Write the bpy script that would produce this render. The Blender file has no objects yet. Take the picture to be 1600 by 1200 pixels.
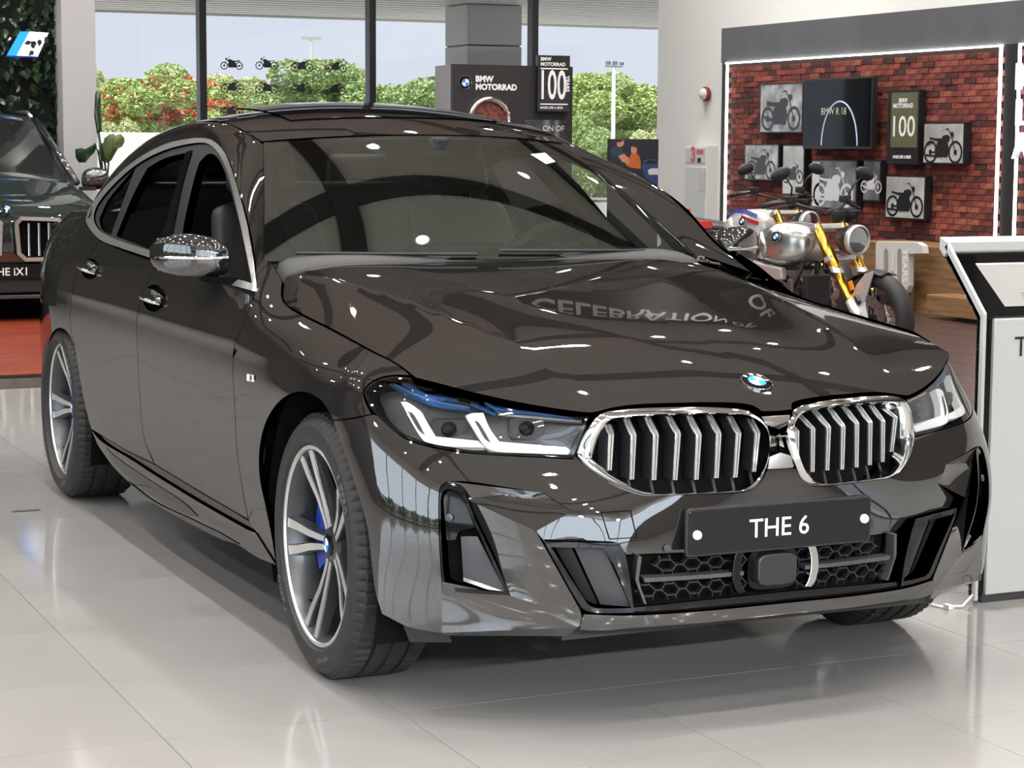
import bpy, bmesh, math, random
import numpy as np
from mathutils import Vector, Matrix
from mathutils.geometry import delaunay_2d_cdt
random.seed(7); RNG = np.random.default_rng(7)
S = bpy.context.scene
COL = S.collection
PI = math.pi
# ------------------------------------------------------------------ camera, sky, light, exposure
CAM = np.array([5.1175, -2.6624, 1.4111]); YAW, PITCH, ROLL, FPX = 2.716279, -0.1156155, 0.0057766, 3236.2
_f = np.array([math.cos(YAW)*math.cos(PITCH), math.sin(YAW)*math.cos(PITCH), math.sin(PITCH)])
_r = np.cross(_f, [0, 0, 1.0]); _r /= np.linalg.norm(_r); _u = np.cross(_r, _f)
RM = np.array([_r*math.cos(ROLL)+_u*math.sin(ROLL), -_r*math.sin(ROLL)+_u*math.cos(ROLL), _f])
cd = bpy.data.cameras.new('camera'); cam = bpy.data.objects.new('camera', cd); COL.objects.link(cam)
cd.sensor_fit = 'HORIZONTAL'; cd.sensor_width = 36.0; cd.lens = FPX/1600*36.0; cd.clip_end = 400
M = Matrix.Identity(4)
for k in range(3):
    M[k][0] = RM[0][k]; M[k][1] = RM[1][k]; M[k][2] = -RM[2][k]; M[k][3] = CAM[k]
cam.matrix_world = M; S.camera = cam
S.view_settings.view_transform = 'Standard'; S.view_settings.look = 'None'
S.view_settings.gamma = 1.0; S.view_settings.use_curve_mapping = False
S.view_settings.exposure = 0.0
wd = bpy.data.worlds.new('sky'); S.world = wd; wd.use_nodes = True
bg = wd.node_tree.nodes['Background']; bg.inputs[0].default_value = (0.76, 0.81, 0.93, 1); bg.inputs[1].default_value = 1.0
sl = bpy.data.lights.new('sun', 'SUN'); so = bpy.data.objects.new('sun', sl); COL.objects.link(so)
sl.energy = 5.0; sl.angle = 0.01; sl.color = (1, .95, .86); so.rotation_euler = (math.radians(28), math.radians(24), 0)
CEIL_Z = 5.4
LAMPS = [(x, y) for x in (-11.5, -9, -6.6, -4.2, -1.8, .6, 3.0, 5.4, 7.8, 10.2, 12.2) for y in (-7.6, -5.6, -3.4, -1.2, 1.0, 3.2, 5.4)]+[(x, 7.1) for x in (-14.2, -12.4, -10.6, -8.8, -7.0, -5.2)]+[(-13.0, y) for y in (-.4, 2.0, 4.2, 6.0)]  # outer and wall-side rows added to brighten walls and floor
LAMP_W = 255.0
for i, (x, y) in enumerate(LAMPS):
    ld = bpy.data.lights.get('downlight') or bpy.data.lights.new('downlight', 'SPOT')
    ld.energy = LAMP_W; ld.spot_size = math.radians(150); ld.spot_blend = 1.0; ld.shadow_soft_size = 0.06; ld.color = (1, .96, .91)
    lo = bpy.data.objects.new('downlight_lamp', ld); COL.objects.link(lo); lo.location = (x, y, CEIL_Z-0.03)
for y in (-4.2, -2.2, -.2, 1.8, 3.8):
    ld = bpy.data.lights.get('nose_fill_spot') or bpy.data.lights.new('nose_fill_spot', 'SPOT')  # spots added to lift the dark floor under the nose
    ld.energy = 1300.0; ld.spot_size = math.radians(17); ld.spot_blend = .9; ld.shadow_soft_size = 0.07; ld.color = (.95, .97, 1.0)
    lo = bpy.data.objects.new('nose_fill_lamp', ld); COL.objects.link(lo); lo.location = (12.2, y, 4.2)
    lo.rotation_euler = (Vector((.6, -.55, 0))-lo.location).to_track_quat('-Z', 'Y').to_euler()
for loc, rot, sx, sy, w in (((5.0, -18.0, 6.2), (math.radians(80), 0, 0), 30.0, 9.5, 2300.0), ((19.0, -3.9, 4.4), (math.radians(82), 0, math.radians(90)), 18.0, 8.4, 1700.0)):
    ad = bpy.data.lights.new('daylight_fill', 'AREA'); ad.shape = 'RECTANGLE'; ad.size = sx; ad.size_y = sy; ad.energy = w; ad.color = (.78, .88, 1.0)  # area lights added beyond the windows to boost soft daylight fill
    ao = bpy.data.objects.new('daylight_fill', ad); COL.objects.link(ao); ao.location = loc; ao.rotation_euler = rot
# ------------------------------------------------------------------ helpers
def ray(px, py):
    return CAM, np.array([(px-800)/FPX, -(py-600)/FPX, 1.0]) @ RM
def at(px, py, **k):
    c, d = ray(px, py); (a, v), = k.items(); i = 'xyz'.index(a)
    return c + (v-c[i])/d[i]*d
def proj(X):
    d = (np.atleast_2d(X)-CAM) @ RM.T
    return np.stack([800+FPX*d[:, 0]/d[:, 2], 600-FPX*d[:, 1]/d[:, 2]], 1)
def link(o, parent=None):
    COL.objects.link(o)
    if parent is not None: o.parent = parent
    return o
def tag(o, label=None, cat=None, group=None, kind=None):
    if label: o['label'] = label
    if cat: o['category'] = cat
    if group: o['group'] = group
    if kind: o['kind'] = kind
    return o
def empty(name, loc=(0, 0, 0), rz=0, parent=None):
    o = bpy.data.objects.new(name, None); o.empty_display_size = .1
    o.location = loc; o.rotation_euler = (0, 0, rz)
    return link(o, parent)
def thing(name, label, cat, loc=(0, 0, 0), rz=0, group=None):
    return tag(empty(name, loc, rz), label, cat, group)
def mesh(name, V, F, mat=None, parent=None, smooth=False, normals=None, sharp=None):
    me = bpy.data.meshes.new(name)
    V = np.asarray(V, float)
    me.from_pydata(V.tolist(), [], [tuple(int(i) for i in f) for f in F]); me.update()
    if smooth: me.polygons.foreach_set('use_smooth', np.ones(len(me.polygons), bool))
    if sharp is not None: me.set_sharp_from_angle(angle=math.radians(sharp))
    if normals is not None:
        me.normals_split_custom_set_from_vertices(np.asarray(normals).tolist())
    if mat is not None:
        for m_ in (mat if isinstance(mat, (list, tuple)) else [mat]): me.materials.append(m_)
    o = bpy.data.objects.new(name, me)
    return link(o, parent)
def copy_tree(o, parent=None):
    c = o.copy(); link(c, parent)
    for ch in list(o.children): copy_tree(ch, c)
    return c
class MB:
    """collects simple solids and links them as one mesh object"""
    def __init__(s): s.V = []; s.F = []
    def add(s, V, F):
        n = len(s.V); s.V.extend([tuple(map(float, v)) for v in V]); s.F.extend([tuple(int(i)+n for i in f) for f in F]); return s
    def box(s, c, size, rz=0, rot=None, taper=1.0):
        x, y, z = [a/2 for a in size]
        P = np.array([(-x, -y, -z), (x, -y, -z), (x, y, -z), (-x, y, -z), (-x*taper, -y*taper, z), (x*taper, -y*taper, z), (x*taper, y*taper, z), (-x*taper, y*taper, z)])
        R = np.array(rot) if rot is not None else np.array([[math.cos(rz), -math.sin(rz), 0], [math.sin(rz), math.cos(rz), 0], [0, 0, 1]])
        return s.add(P @ R.T+np.array(c), [(3, 2, 1, 0), (4, 5, 6, 7), (0, 1, 5, 4), (1, 2, 6, 5), (2, 3, 7, 6), (3, 0, 4, 7)])
    def tube(s, pts, r, n=8, cap=True):
        pts = [np.array(p, float) for p in pts]; N = len(pts)
        rs = r if isinstance(r, (list, tuple, np.ndarray)) else [r]*N
        V = []; up = None
        for i in range(N):
            t = pts[min(i+1, N-1)]-pts[max(i-1, 0)]; t /= (np.linalg.norm(t)+1e-12)
            if up is None: up = np.array([0, 0, 1.0]) if abs(t[2]) < .9 else np.array([1.0, 0, 0])
            a = np.cross(t, up); a /= np.linalg.norm(a); b = np.cross(a, t); up = b
            for k in range(n):
                th = 2*PI*k/n; V.append(pts[i]+rs[i]*(math.cos(th)*a+math.sin(th)*b))
        F = [(i*n+k, i*n+(k+1) % n, (i+1)*n+(k+1) % n, (i+1)*n+k) for i in range(N-1) for k in range(n)]
        if cap: F += [tuple(range(n-1, -1, -1)), tuple(range((N-1)*n, N*n))]
        return s.add(V, F)
    def lathe(s, prof, n=48, axis='z', c=(0, 0, 0), close=False, arc=None):
        """prof: (radius, height) pairs"""
        V = []; m = len(prof); full = arc is None
        a0, a1 = (0, 2*PI) if full else arc
        nn = n if full else n+1
        for k in range(nn):
            th = a0+(a1-a0)*k/n
            for r, h in prof:
                p = (r*math.cos(th), r*math.sin(th), h)
                if axis == 'y': p = (r*math.cos(th), h, r*math.sin(th))
                if axis == 'x': p = (h, r*math.cos(th), r*math.sin(th))
                V.append((p[0]+c[0], p[1]+c[1], p[2]+c[2]))
        F = []
        for k in range(n):
            k2 = (k+1) % nn
            for j in range(m if close else m-1):
                j2 = (j+1) % m
                F.append((k*m+j, k*m+j2, k2*m+j2, k2*m+j))
        return s.add(V, F)
    def prism(s, poly, z0, z1, frame=None):
        """poly 2D extruded; frame = (origin, ex, ey, ez)"""
        n = len(poly); P = [(p[0], p[1], z0) for p in poly]+[(p[0], p[1], z1) for p in poly]
        if frame is not None:
            o, ex, ey, ez = [np.array(a, float) for a in frame]
            P = [o+p[0]*ex+p[1]*ey+p[2]*ez for p in P]
        return s.add(P, [tuple(range(n-1, -1, -1)), tuple(range(n, 2*n))]+[(i, (i+1) % n, n+(i+1) % n, n+i) for i in range(n)])
    def loft(s, rings, closed=True, cap=False):
        n = len(rings[0]); V = [p for r in rings for p in r]; F = []
        for i in range(len(rings)-1):
            for k in range(n if closed else n-1):
                F.append((i*n+k, i*n+(k+1) % n, (i+1)*n+(k+1) % n, (i+1)*n+k))
        if cap: F += [tuple(range(n-1, -1, -1)), tuple(range((len(rings)-1)*n, len(rings)*n))]
        return s.add(V, F)
    def xf(s, fn): s.V = [tuple(fn(np.array(v))) for v in s.V]; return s
    def build(s, name, mat, parent=None, smooth=False, sharp=None, loc=None, bevel=0, seg=2):
        o = mesh(name, s.V, s.F, mat, parent, smooth, sharp=sharp)
        if loc is not None: o.location = loc
        if bevel:
            b = o.modifiers.new('edge', 'BEVEL'); b.width = bevel; b.segments = seg; b.limit_method = 'ANGLE'; b.angle_limit = math.radians(35)
        return o
def hermite(t, Y, q):
    """local cubic through knots t (N,), Y (N,...) at q (Q,)"""
    t = np.asarray(t, float); Y = np.asarray(Y, float); q = np.asarray(q, float)
    d = (Y[1:]-Y[:-1])/(t[1:]-t[:-1]).reshape((-1,)+(1,)*(Y.ndim-1))
    m = np.empty_like(Y); m[0] = d[0]; m[-1] = d[-1]
    h = (t[1:]-t[:-1]).reshape((-1,)+(1,)*(Y.ndim-1))
    m[1:-1] = (d[:-1]*h[1:]+d[1:]*h[:-1])/(h[1:]+h[:-1])
    i = np.clip(np.searchsorted(t, q, side='right')-1, 0, len(t)-2)
    sh = (-1,)+(1,)*(Y.ndim-1)
    H = (t[i+1]-t[i]); x = ((q-t[i])/H).reshape(sh); H = H.reshape(sh)
    x2 = x*x; x3 = x2*x
    return (2*x3-3*x2+1)*Y[i]+(x3-2*x2+x)*H*m[i]+(-2*x3+3*x2)*Y[i+1]+(x3-x2)*H*m[i+1]
def smoothpoly(pts, closed=True, step=6.0):
    """points with a third entry are corners; in between a Catmull-Rom curve, resampled about every step"""
    P = np.array([p[:2] for p in pts], float); C = [len(p) > 2 for p in pts]; n = len(P); out = []
    for i in range(n if closed else n-1):
        p1, p2 = P[i], P[(i+1) % n]
        p0 = P[i-1] if (closed or i > 0) else p1
        p3 = P[(i+2) % n] if (closed or i+2 < n) else p2
        L = np.linalg.norm(p2-p1)
        m1 = (p2-p1) if C[i] else (p2-p0)*L/(np.linalg.norm(p2-p1)+np.linalg.norm(p1-p0)+1e-9)
        m2 = (p2-p1) if C[(i+1) % n] else (p3-p1)*L/(np.linalg.norm(p3-p2)+np.linalg.norm(p2-p1)+1e-9)
        k = max(1, int(math.ceil(L/step)))
        for j in range(k):
            x = j/k; out.append((2*x**3-3*x*x+1)*p1+(x**3-2*x*x+x)*m1+(-2*x**3+3*x*x)*p2+(x**3-x*x)*m2)
    if not closed: out.append(P[-1])
    return np.array(out)
def inside(poly, Q):
    x, y = Q[:, 0], Q[:, 1]; r = np.zeros(len(Q), bool); n = len(poly)
    for i in range(n):
        a, b = poly[i], poly[(i+1) % n]
        c = (a[1] > y) != (b[1] > y)
        if c.any():
            with np.errstate(divide='ignore', invalid='ignore'):
                r ^= c & (x < (b[0]-a[0])*(y-a[1])/(b[1]-a[1]+1e-15)+a[0])
    return r
def area2(P): return 0.5*np.sum(P[:, 0]*np.roll(P[:, 1], -1)-np.roll(P[:, 0], -1)*P[:, 1])
def inset(P, g):
    if area2(P) < 0: P = P[::-1]
    a = P-np.roll(P, 1, 0); b = np.roll(P, -1, 0)-P
    na = np.stack([-a[:, 1], a[:, 0]], 1); nb = np.stack([-b[:, 1], b[:, 0]], 1)
    na /= np.linalg.norm(na, axis=1, keepdims=True)+1e-12; nb /= np.linalg.norm(nb, axis=1, keepdims=True)+1e-12
    m = na+nb; m /= np.linalg.norm(m, axis=1, keepdims=True)+1e-9
    k = np.clip(1/np.maximum((m*na).sum(1), .4), 1, 2)
    return P+m*(g*k)[:, None]
def dedupe(P, eps=1e-4):
    keep = [P[0]]
    for p in P[1:]:
        if np.linalg.norm(p-keep[-1]) > eps: keep.append(p)
    if np.linalg.norm(keep[0]-keep[-1]) < eps: keep.pop()
    return np.array(keep)
def cdt(outer, holes=(), sp=.03):
    """triangles of a 2D outline with holes; returns points, tris, boundary loops (indices)"""
    loops = [dedupe(outer)]+[dedupe(h) for h in holes]
    pts = []; edges = []; idx = []
    for L in loops:
        n0 = len(pts); pts += [tuple(p) for p in L]; m = len(L)
        edges += [(n0+i, n0+(i+1) % m) for i in range(m)]; idx.append(list(range(n0, n0+m)))
    lo = loops[0].min(0); hi = loops[0].max(0)
    gx, gy = np.meshgrid(np.arange(lo[0]+sp*.37, hi[0], sp), np.arange(lo[1]+sp*.41, hi[1], sp))
    gx = gx+((np.arange(gx.shape[0]) % 2)*sp*.5)[:, None]
    G = np.stack([gx.ravel(), gy.ravel()], 1)
    k = inside(loops[0], G)
    for L in loops[1:]: k &= ~inside(L, G)
    G = G[k]
    if len(G):
        B = np.concatenate(loops)
        ok = np.ones(len(G), bool)
        for c in range(0, len(G), 2000):
            g = G[c:c+2000]; ok[c:c+2000] = (((g[:, None]-B[None])**2).sum(2).min(1) > (sp*.45)**2)
        pts += [tuple(p) for p in G[ok]]
    v, e, f, ov, oe, of = delaunay_2d_cdt([Vector(p) for p in pts], edges, [], 0, 1e-7)
    V = np.array([(p.x, p.y) for p in v]); F = np.array([t for t in f if len(t) == 3])
    c = V[F].mean(1); k = inside(loops[0], c)
    for L in loops[1:]: k &= ~inside(L, c)
    F = F[k]
    back = {}
    for new, olds in enumerate(ov):
        for o_ in olds: back[o_] = new
    return V, F, [[back.get(i, i) for i in L] for L in idx]
class Surf:
    """tensor spline surface; T[z row][s column] = (x, y); mirrored over y for the car's right side"""
    def ev(s, Q, sgn=-1): raise NotImplementedError
    def nrm(s, Q, sgn=-1):
        h = 2e-3
        a = s.ev(Q+np.array([h, 0]), sgn)-s.ev(Q-np.array([h, 0]), sgn); b = s.ev(Q+np.array([0, h]), sgn)-s.ev(Q-np.array([0, h]), sgn)
        n = np.cross(a, b)*sgn*s.flip; n /= np.linalg.norm(n, axis=1, keepdims=True)+1e-12
        return n
    def pt(s, Q, off=0, sgn=-1):
        P = s.ev(Q, sgn)
        if np.any(off): P = P+s.nrm(Q, sgn)*(np.asarray(off).reshape(-1, 1) if np.ndim(off) else off)
        return P
    def grid(s, sgn=-1):
        if not hasattr(s, '_g'): s._g = {}
        if sgn not in s._g:
            a, b = np.meshgrid(np.linspace(*s.dom[0], 260), np.linspace(*s.dom[1], 110)); Q = np.stack([a.ravel(), b.ravel()], 1)
            P = s.ev(Q, sgn); N = s.nrm(Q, sgn); vis = ((CAM-P)*N).sum(1) > 0
            s._g[sgn] = (Q[vis], proj(P[vis]))
        return s._g[sgn]
    def inv(s, px, off=0, sgn=-1):
        """parameters of the surface points (moved out by off) seen at the pixels px"""
        px = np.asarray(px, float); Qg, Pg = s.grid(sgn)
        Q = np.stack([Qg[((Pg-p)**2).sum(1).argmin()] for p in px])
        for it in range(12):
            r = proj(s.pt(Q, off, sgn))-px; h = 1e-3
            a = (proj(s.pt(Q+np.array([h, 0]), off, sgn))-px-r)/h; b = (proj(s.pt(Q+np.array([0, h]), off, sgn))-px-r)/h
            det = a[:, 0]*b[:, 1]-a[:, 1]*b[:, 0]; det = np.where(abs(det) < 1e-3, 1e9, det)
            du = -(r[:, 0]*b[:, 1]-r[:, 1]*b[:, 0])/det; dv = -(a[:, 0]*r[:, 1]-a[:, 1]*r[:, 0])/det
            st = np.stack([du, dv], 1); n = np.linalg.norm(st, axis=1, keepdims=True); st *= np.minimum(1, .05/(n+1e-9)); Q = Q+st
            Q[:, 0] = np.clip(Q[:, 0], *s.dom[0]); Q[:, 1] = np.clip(Q[:, 1], *s.dom[1])
        return Q
def panel(name, surf, outer, mat, parent, holes=(), sp=.03, off=0.0, gap=.0025, lip=.014, sgn=-1, both=True, mat_lip=None, bulge=None):
    """a trimmed piece of a surface with its edge turned in; both: also its mirror image"""
    P = inset(np.asarray(outer, float), gap) if gap else np.asarray(outer, float)
    if area2(P) < 0: P = P[::-1]
    H = [inset(np.asarray(h, float)[::-1] if area2(np.asarray(h)) > 0 else np.asarray(h, float), 0) for h in holes]
    V2, F, loops = cdt(P, H, sp)
    res = []
    for sg in ((sgn, -sgn) if both else (sgn,)):
        o_ = off if bulge is None else off+bulge(V2)
        P3 = surf.pt(V2, o_, sg); N = surf.nrm(V2, sg)
        FF = [tuple(t) for t in F]
        t = np.array(FF[len(FF)//2]); fn = np.cross(P3[t[1]]-P3[t[0]], P3[t[2]]-P3[t[0]])
        if (fn*N[t[0]]).sum() < 0: FF = [f[::-1] for f in FF]
        V = list(P3); NN = list(N); Fl = list(FF)
        if lip:
            for L in loops:
                m = len(L); base = len(V)
                e = P3[np.roll(L, -1)]-P3[np.roll(L, 1)]
                sd = np.cross(e, N[L]); sd /= np.linalg.norm(sd, axis=1, keepdims=True)+1e-12
                for k, i in enumerate(L): V.append(P3[i]); NN.append(sd[k])
                for k, i in enumerate(L): V.append(P3[i]-N[i]*lip); NN.append(sd[k])
                for k in range(m): Fl.append((base+k, base+(k+1) % m, base+m+(k+1) % m, base+m+k))
        o = mesh(name, V, Fl, mat, parent, True, NN)
        res.append(o)
    return res
def text_geo(txt, size=1.0, depth=0.0, align='CENTER', bold=0.0, shear=0.0, space=1.0):
    c = bpy.data.curves.new('lettering', 'FONT'); c.body = txt; c.size = size; c.extrude = depth; c.align_x = align; c.align_y = 'CENTER'
    c.offset = bold; c.shear = shear; c.space_character = space; c.resolution_u = 3
    o = bpy.data.objects.new('lettering', c); COL.objects.link(o)
    bpy.context.view_layer.update()
    me = bpy.data.meshes.new_from_object(o.evaluated_get(bpy.context.evaluated_depsgraph_get()))
    V = np.array([v.co[:] for v in me.vertices]); F = [tuple(p.vertices) for p in me.polygons]
    bpy.data.objects.remove(o); bpy.data.curves.remove(c); bpy.data.meshes.remove(me)
    return V, F
def text_on(txt, origin, ex, ey, size, **k):
    V, F = text_geo(txt, size, **k); ex = np.array(ex, float); ey = np.array(ey, float); ez = np.cross(ex, ey)
    return V[:, :1]*ex+V[:, 1:2]*ey+V[:, 2:3]*ez+np.array(origin), F
# ------------------------------------------------------------------ materials
def mat(name, col, rough=.5, metal=0.0, coat=0.0, emit=None, es=0.0, spec=.5, alpha=None):
    m = bpy.data.materials.new(name); m.use_nodes = True; b = m.node_tree.nodes['Principled BSDF']
    b.inputs['Base Color'].default_value = (*col, 1); b.inputs['Roughness'].default_value = rough; b.inputs['Metallic'].default_value = metal
    b.inputs['Coat Weight'].default_value = coat; b.inputs['Coat Roughness'].default_value = .015; b.inputs['Specular IOR Level'].default_value = spec
    if emit is not None:
        b.inputs['Emission Color'].default_value = (*emit, 1); b.inputs['Emission Strength'].default_value = es
    return m
def nodes(m): return m.node_tree.nodes, m.node_tree.links, m.node_tree.nodes['Principled BSDF']
def noise_col(m, c1, c2, scale=5.0, detail=4, coord='Object', stretch=(1, 1, 1), bump=0.0, lo=.35, hi=.65):
    N, L, b = nodes(m)
    tc = N.new('ShaderNodeTexCoord'); mp = N.new('ShaderNodeMapping'); mp.inputs['Scale'].default_value = stretch
    n = N.new('ShaderNodeTexNoise'); n.inputs['Scale'].default_value = scale; n.inputs['Detail'].default_value = detail
    r = N.new('ShaderNodeValToRGB'); r.color_ramp.elements[0].position = lo; r.color_ramp.elements[1].position = hi
    r.color_ramp.elements[0].color = (*c1, 1); r.color_ramp.elements[1].color = (*c2, 1)
    L.new(tc.outputs[coord], mp.inputs[0]); L.new(mp.outputs[0], n.inputs['Vector']); L.new(n.outputs['Fac'], r.inputs[0]); L.new(r.outputs[0], b.inputs['Base Color'])
    if bump:
        bp = N.new('ShaderNodeBump'); bp.inputs['Strength'].default_value = bump; bp.inputs['Distance'].default_value = .01
        L.new(n.outputs['Fac'], bp.inputs['Height']); L.new(bp.outputs[0], b.inputs['Normal'])
    return m
def random_tint(m, c1, c2, c3=None):
    """each object its own shade between the colours"""
    N, L, b = nodes(m); oi = N.new('ShaderNodeObjectInfo'); r = N.new('ShaderNodeValToRGB')
    r.color_ramp.elements[0].color = (*c1, 1); r.color_ramp.elements[1].color = (*c2, 1)
    if c3:
        e = r.color_ramp.elements.new(.5); e.color = (*c3, 1)
    L.new(oi.outputs['Random'], r.inputs[0]); L.new(r.outputs[0], b.inputs['Base Color'])
    return m
def glass(name, tint=(1, 1, 1), refl=1.0, ior=1.5):
    m = bpy.data.materials.new(name); m.use_nodes = True; N = m.node_tree.nodes; L = m.node_tree.links
    N.remove(N['Principled BSDF']); out = N['Material Output']
    t = N.new('ShaderNodeBsdfTransparent'); t.inputs[0].default_value = (*tint, 1)
    g = N.new('ShaderNodeBsdfGlossy'); g.inputs['Roughness'].default_value = 0.0; g.inputs[0].default_value = (*(refl if isinstance(refl, tuple) else (refl,)*3), 1)
    f = N.new('ShaderNodeFresnel'); f.inputs[0].default_value = ior; x = N.new('ShaderNodeMixShader')
    L.new(f.outputs[0], x.inputs[0]); L.new(t.outputs[0], x.inputs[1]); L.new(g.outputs[0], x.inputs[2]); L.new(x.outputs[0], out.inputs[0])
    return m
def paint(name, col, metal=.55, rough=.42):
    m = mat(name, col, rough, metal, coat=1.0); N, L, b = nodes(m)
    b.inputs['Specular IOR Level'].default_value = 0.0; b.inputs['Coat IOR'].default_value = 2.25
    tc = N.new('ShaderNodeTexCoord'); n = N.new('ShaderNodeTexNoise'); n.inputs['Scale'].default_value = 900; n.inputs['Detail'].default_value = 1
    r = N.new('ShaderNodeValToRGB'); r.color_ramp.elements[0].position = .4; r.color_ramp.elements[1].position = .75
    r.color_ramp.elements[0].color = (*col, 1); r.color_ramp.elements[1].color = (*[min(1, c*2.2) for c in col], 1)
    L.new(tc.outputs['Object'], n.inputs['Vector']); L.new(n.outputs['Fac'], r.inputs[0]); L.new(r.outputs[0], b.inputs['Base Color'])
    return m
PAINT = paint('charcoal metallic paint', (.0105, .0096, .0090), .0, .6)
GREENP = paint('dark green metallic paint', (.014, .019, .018), .0, .6)
GLOSS = mat('gloss black', (.004, .004, .0045), .05, spec=.5)
BLACK = mat('matt black plastic', (.012, .012, .013), .55)
BLACKS = mat('satin black plastic', (.02, .02, .022), .35)
GREYP = mat('dark grey plastic', (.05, .05, .055), .4)
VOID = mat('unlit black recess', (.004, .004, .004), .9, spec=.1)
RUBBER = mat('tyre rubber', (.016, .015, .0145), .62)
CHROME = mat('polished chrome', (.86, .86, .85), .07, 1.0)
SATIN = mat('satin aluminium trim', (.70, .70, .68), .26, .9)
ALU = mat('machined alloy', (.80, .80, .80), .28, .85)
ALUD = mat('gunmetal alloy', (.10, .105, .11), .3, .8)
STEEL = mat('brake steel', (.35, .34, .33), .35, 1.0)
GLASS = glass('clear glass', (.93, .95, .94))
WGLASS = glass('windscreen glass', (.78, .84, .81), (.90, 1.0, .95), 4.0)
DGLASS = glass('tinted glass', (.22, .22, .23))
RGLASS = glass('rear screen glass', (.5, .55, .53))
LENS = glass('headlamp lens', (.95, .96, .97))
DRL = mat('white light bar', (.80, .81, .79), .25, emit=(1, .99, .95), es=.22)
BLUET = mat('blue metallic trim', (.05, .16, .42), .25, .6)
BLUEC = mat('blue caliper', (.01, .04, .35), .3, coat=.6)
WHITE = mat('white', (.80, .80, .78), .35)
WHITEG = mat('white lacquer', (.55, .555, .548), .2)
LETTER = mat('white lettering', (.86, .86, .85), .5)
LEATHER = mat('dark leather', (.045, .045, .046), .45)
LEATHG = mat('grey upholstery', (.10, .105, .105), .6)
DASH = mat('dark dashboard', (.022, .022, .024), .55)
EMB_BLUE = mat('emblem blue', (.02, .25, .75), .5, spec=.15)
EMB_WHITE = mat('emblem white', (.85, .85, .87), .5, spec=.15)
RED = mat('red lamp', (.5, .01, .01), .2, coat=.5)
GREYWALL = mat('grey composite panel', (.42, .43, .41), .45)

SLATM = mat('bright slat chrome', (.88, .88, .87), .24, .9)
PLATEM = mat('plate black', (.006, .006, .0065), .3)
# ------------------------------------------------------------------ the showroom
def structure(o): o['kind'] = 'structure'; return o
TILE = noise_col(mat('pale floor tile', (.29, .28, .27), .08, spec=.62), (.28, .27, .26), (.30, .29, .28), 2.0, 5)
TILE.node_tree.nodes['Principled BSDF'].inputs['IOR'].default_value = 1.75
GROUT = mat('floor joint', (.16, .15, .14), .7)
DARKTILE = mat('dark border tile', (.075, .062, .055), .2)
WALLW = mat('off white wall paint', (.86, .855, .83), .65)
CEILM = mat('ceiling paint', (.42, .40, .37), .8)
XW, YB = -15.8, 8.6
floor = structure(MB().box((0, 0, -.03), (34, 26, .052)).build('floor', GROUT))
floor.data.materials.clear(); floor.data.materials.append(TILE)
bed = MB().box((-2.0, .3, -.0065), (10.6, 6.7, .004)).build('joint_bed', GROUT, floor)
tm = {}
for i in range(-12, 5):
    for j in range(-5, 6):
        x0, y0 = .412+.6*i, -.238+.5985*j
        if not tm:
            b = MB().box((0, 0, -.008), (.598, .5965, .016)); tm['m'] = b.build('tile', TILE, floor); o = tm['m']
        else:
            o = tm['m'].copy(); link(o, floor)
        o.location = (x0+.3, y0+.3, 0)
MB().box((-7.05, .95, -.002), (.5, 5.1, .008)).build('border_tile', DARKTILE, floor)
# wine red wood floor behind the tiles, planks run along the window wall
WOODR = noise_col(mat('reddish wood floor', (.2, .04, .02), .28), (.13, .022, .012), (.30, .052, .022), 6, 6, stretch=(3, .25, 1))
WOODB = noise_col(mat('brown wood floor', (.05, .03, .027), .3), (.040, .024, .022), (.075, .046, .040), 6, 6, stretch=(.4, 3, 1))
wf = structure(MB().box((-11.6, .95, .0), (8.6, 5.1, .01)).build('floor_red_wood', VOID))
wf.name = 'floor'
for k in range(16):
    MB().box((-7.56-.25*k, .95, .006), (.246, 5.1, .006)).build('plank', WOODR, wf)
wb = structure(MB().box((-7.0, 6.3, .0), (18, 5.6, .01)).build('floor', VOID))
for k in range(14):
    MB().box((-7.0, 3.7+.4*k, .006), (18, .395, .006)).build('plank', WOODB, wb)
ENGS = mat('dark socket', (.06, .055, .05), .4)
hatch = tag(MB().box((-2.785, -1.125, .0015), (.028, .105, .003)).build('floor_socket', ENGS), 'small dark floor socket slot set in the pale tiles', 'socket')
# outer shell
CH = 5.4
structure(MB().box((-1.4, -.2, CH+.1), (29.4, 18.6, .2)).build('ceiling', CEILM))
UPPER = mat('taupe upper wall', (.085, .078, .070), .6)
structure(MB().box((-4.6, YB+.15, 1.65), (22.4, .3, 3.3)).build('wall_right', WALLW))
structure(MB().box((-4.6, YB+.14, 4.35), (22.4, .32, 2.1)).build('wall_right', UPPER))
structure(MB().box((11.0, YB+.15, CH/2), (4.6, .3, CH)).build('wall_right', UPPER))
structure(MB().box((7.4, YB+.15, 4.7), (3, .3, 1.4)).build('wall_right', UPPER))
structure(MB().box((-9.5, -9.15, CH/2), (13, .3, CH)).build('wall_left', mat('dark graphite wall', (.045, .046, .05), .5)))
structure(MB().box((5.2, -9.15, 5.0), (16.4, .3, .8)).build('wall_left', WALLW))
structure(MB().box((13.15, 5.0, CH/2), (.3, 7.6, CH)).build('wall_front', UPPER))
structure(MB().box((13.15, -4.0, 4.9), (.3, 10.6, 1.0)).build('wall_front', WALLW))
MULL = mat('black window frame', (.012, .012, .013), .35)
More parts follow.
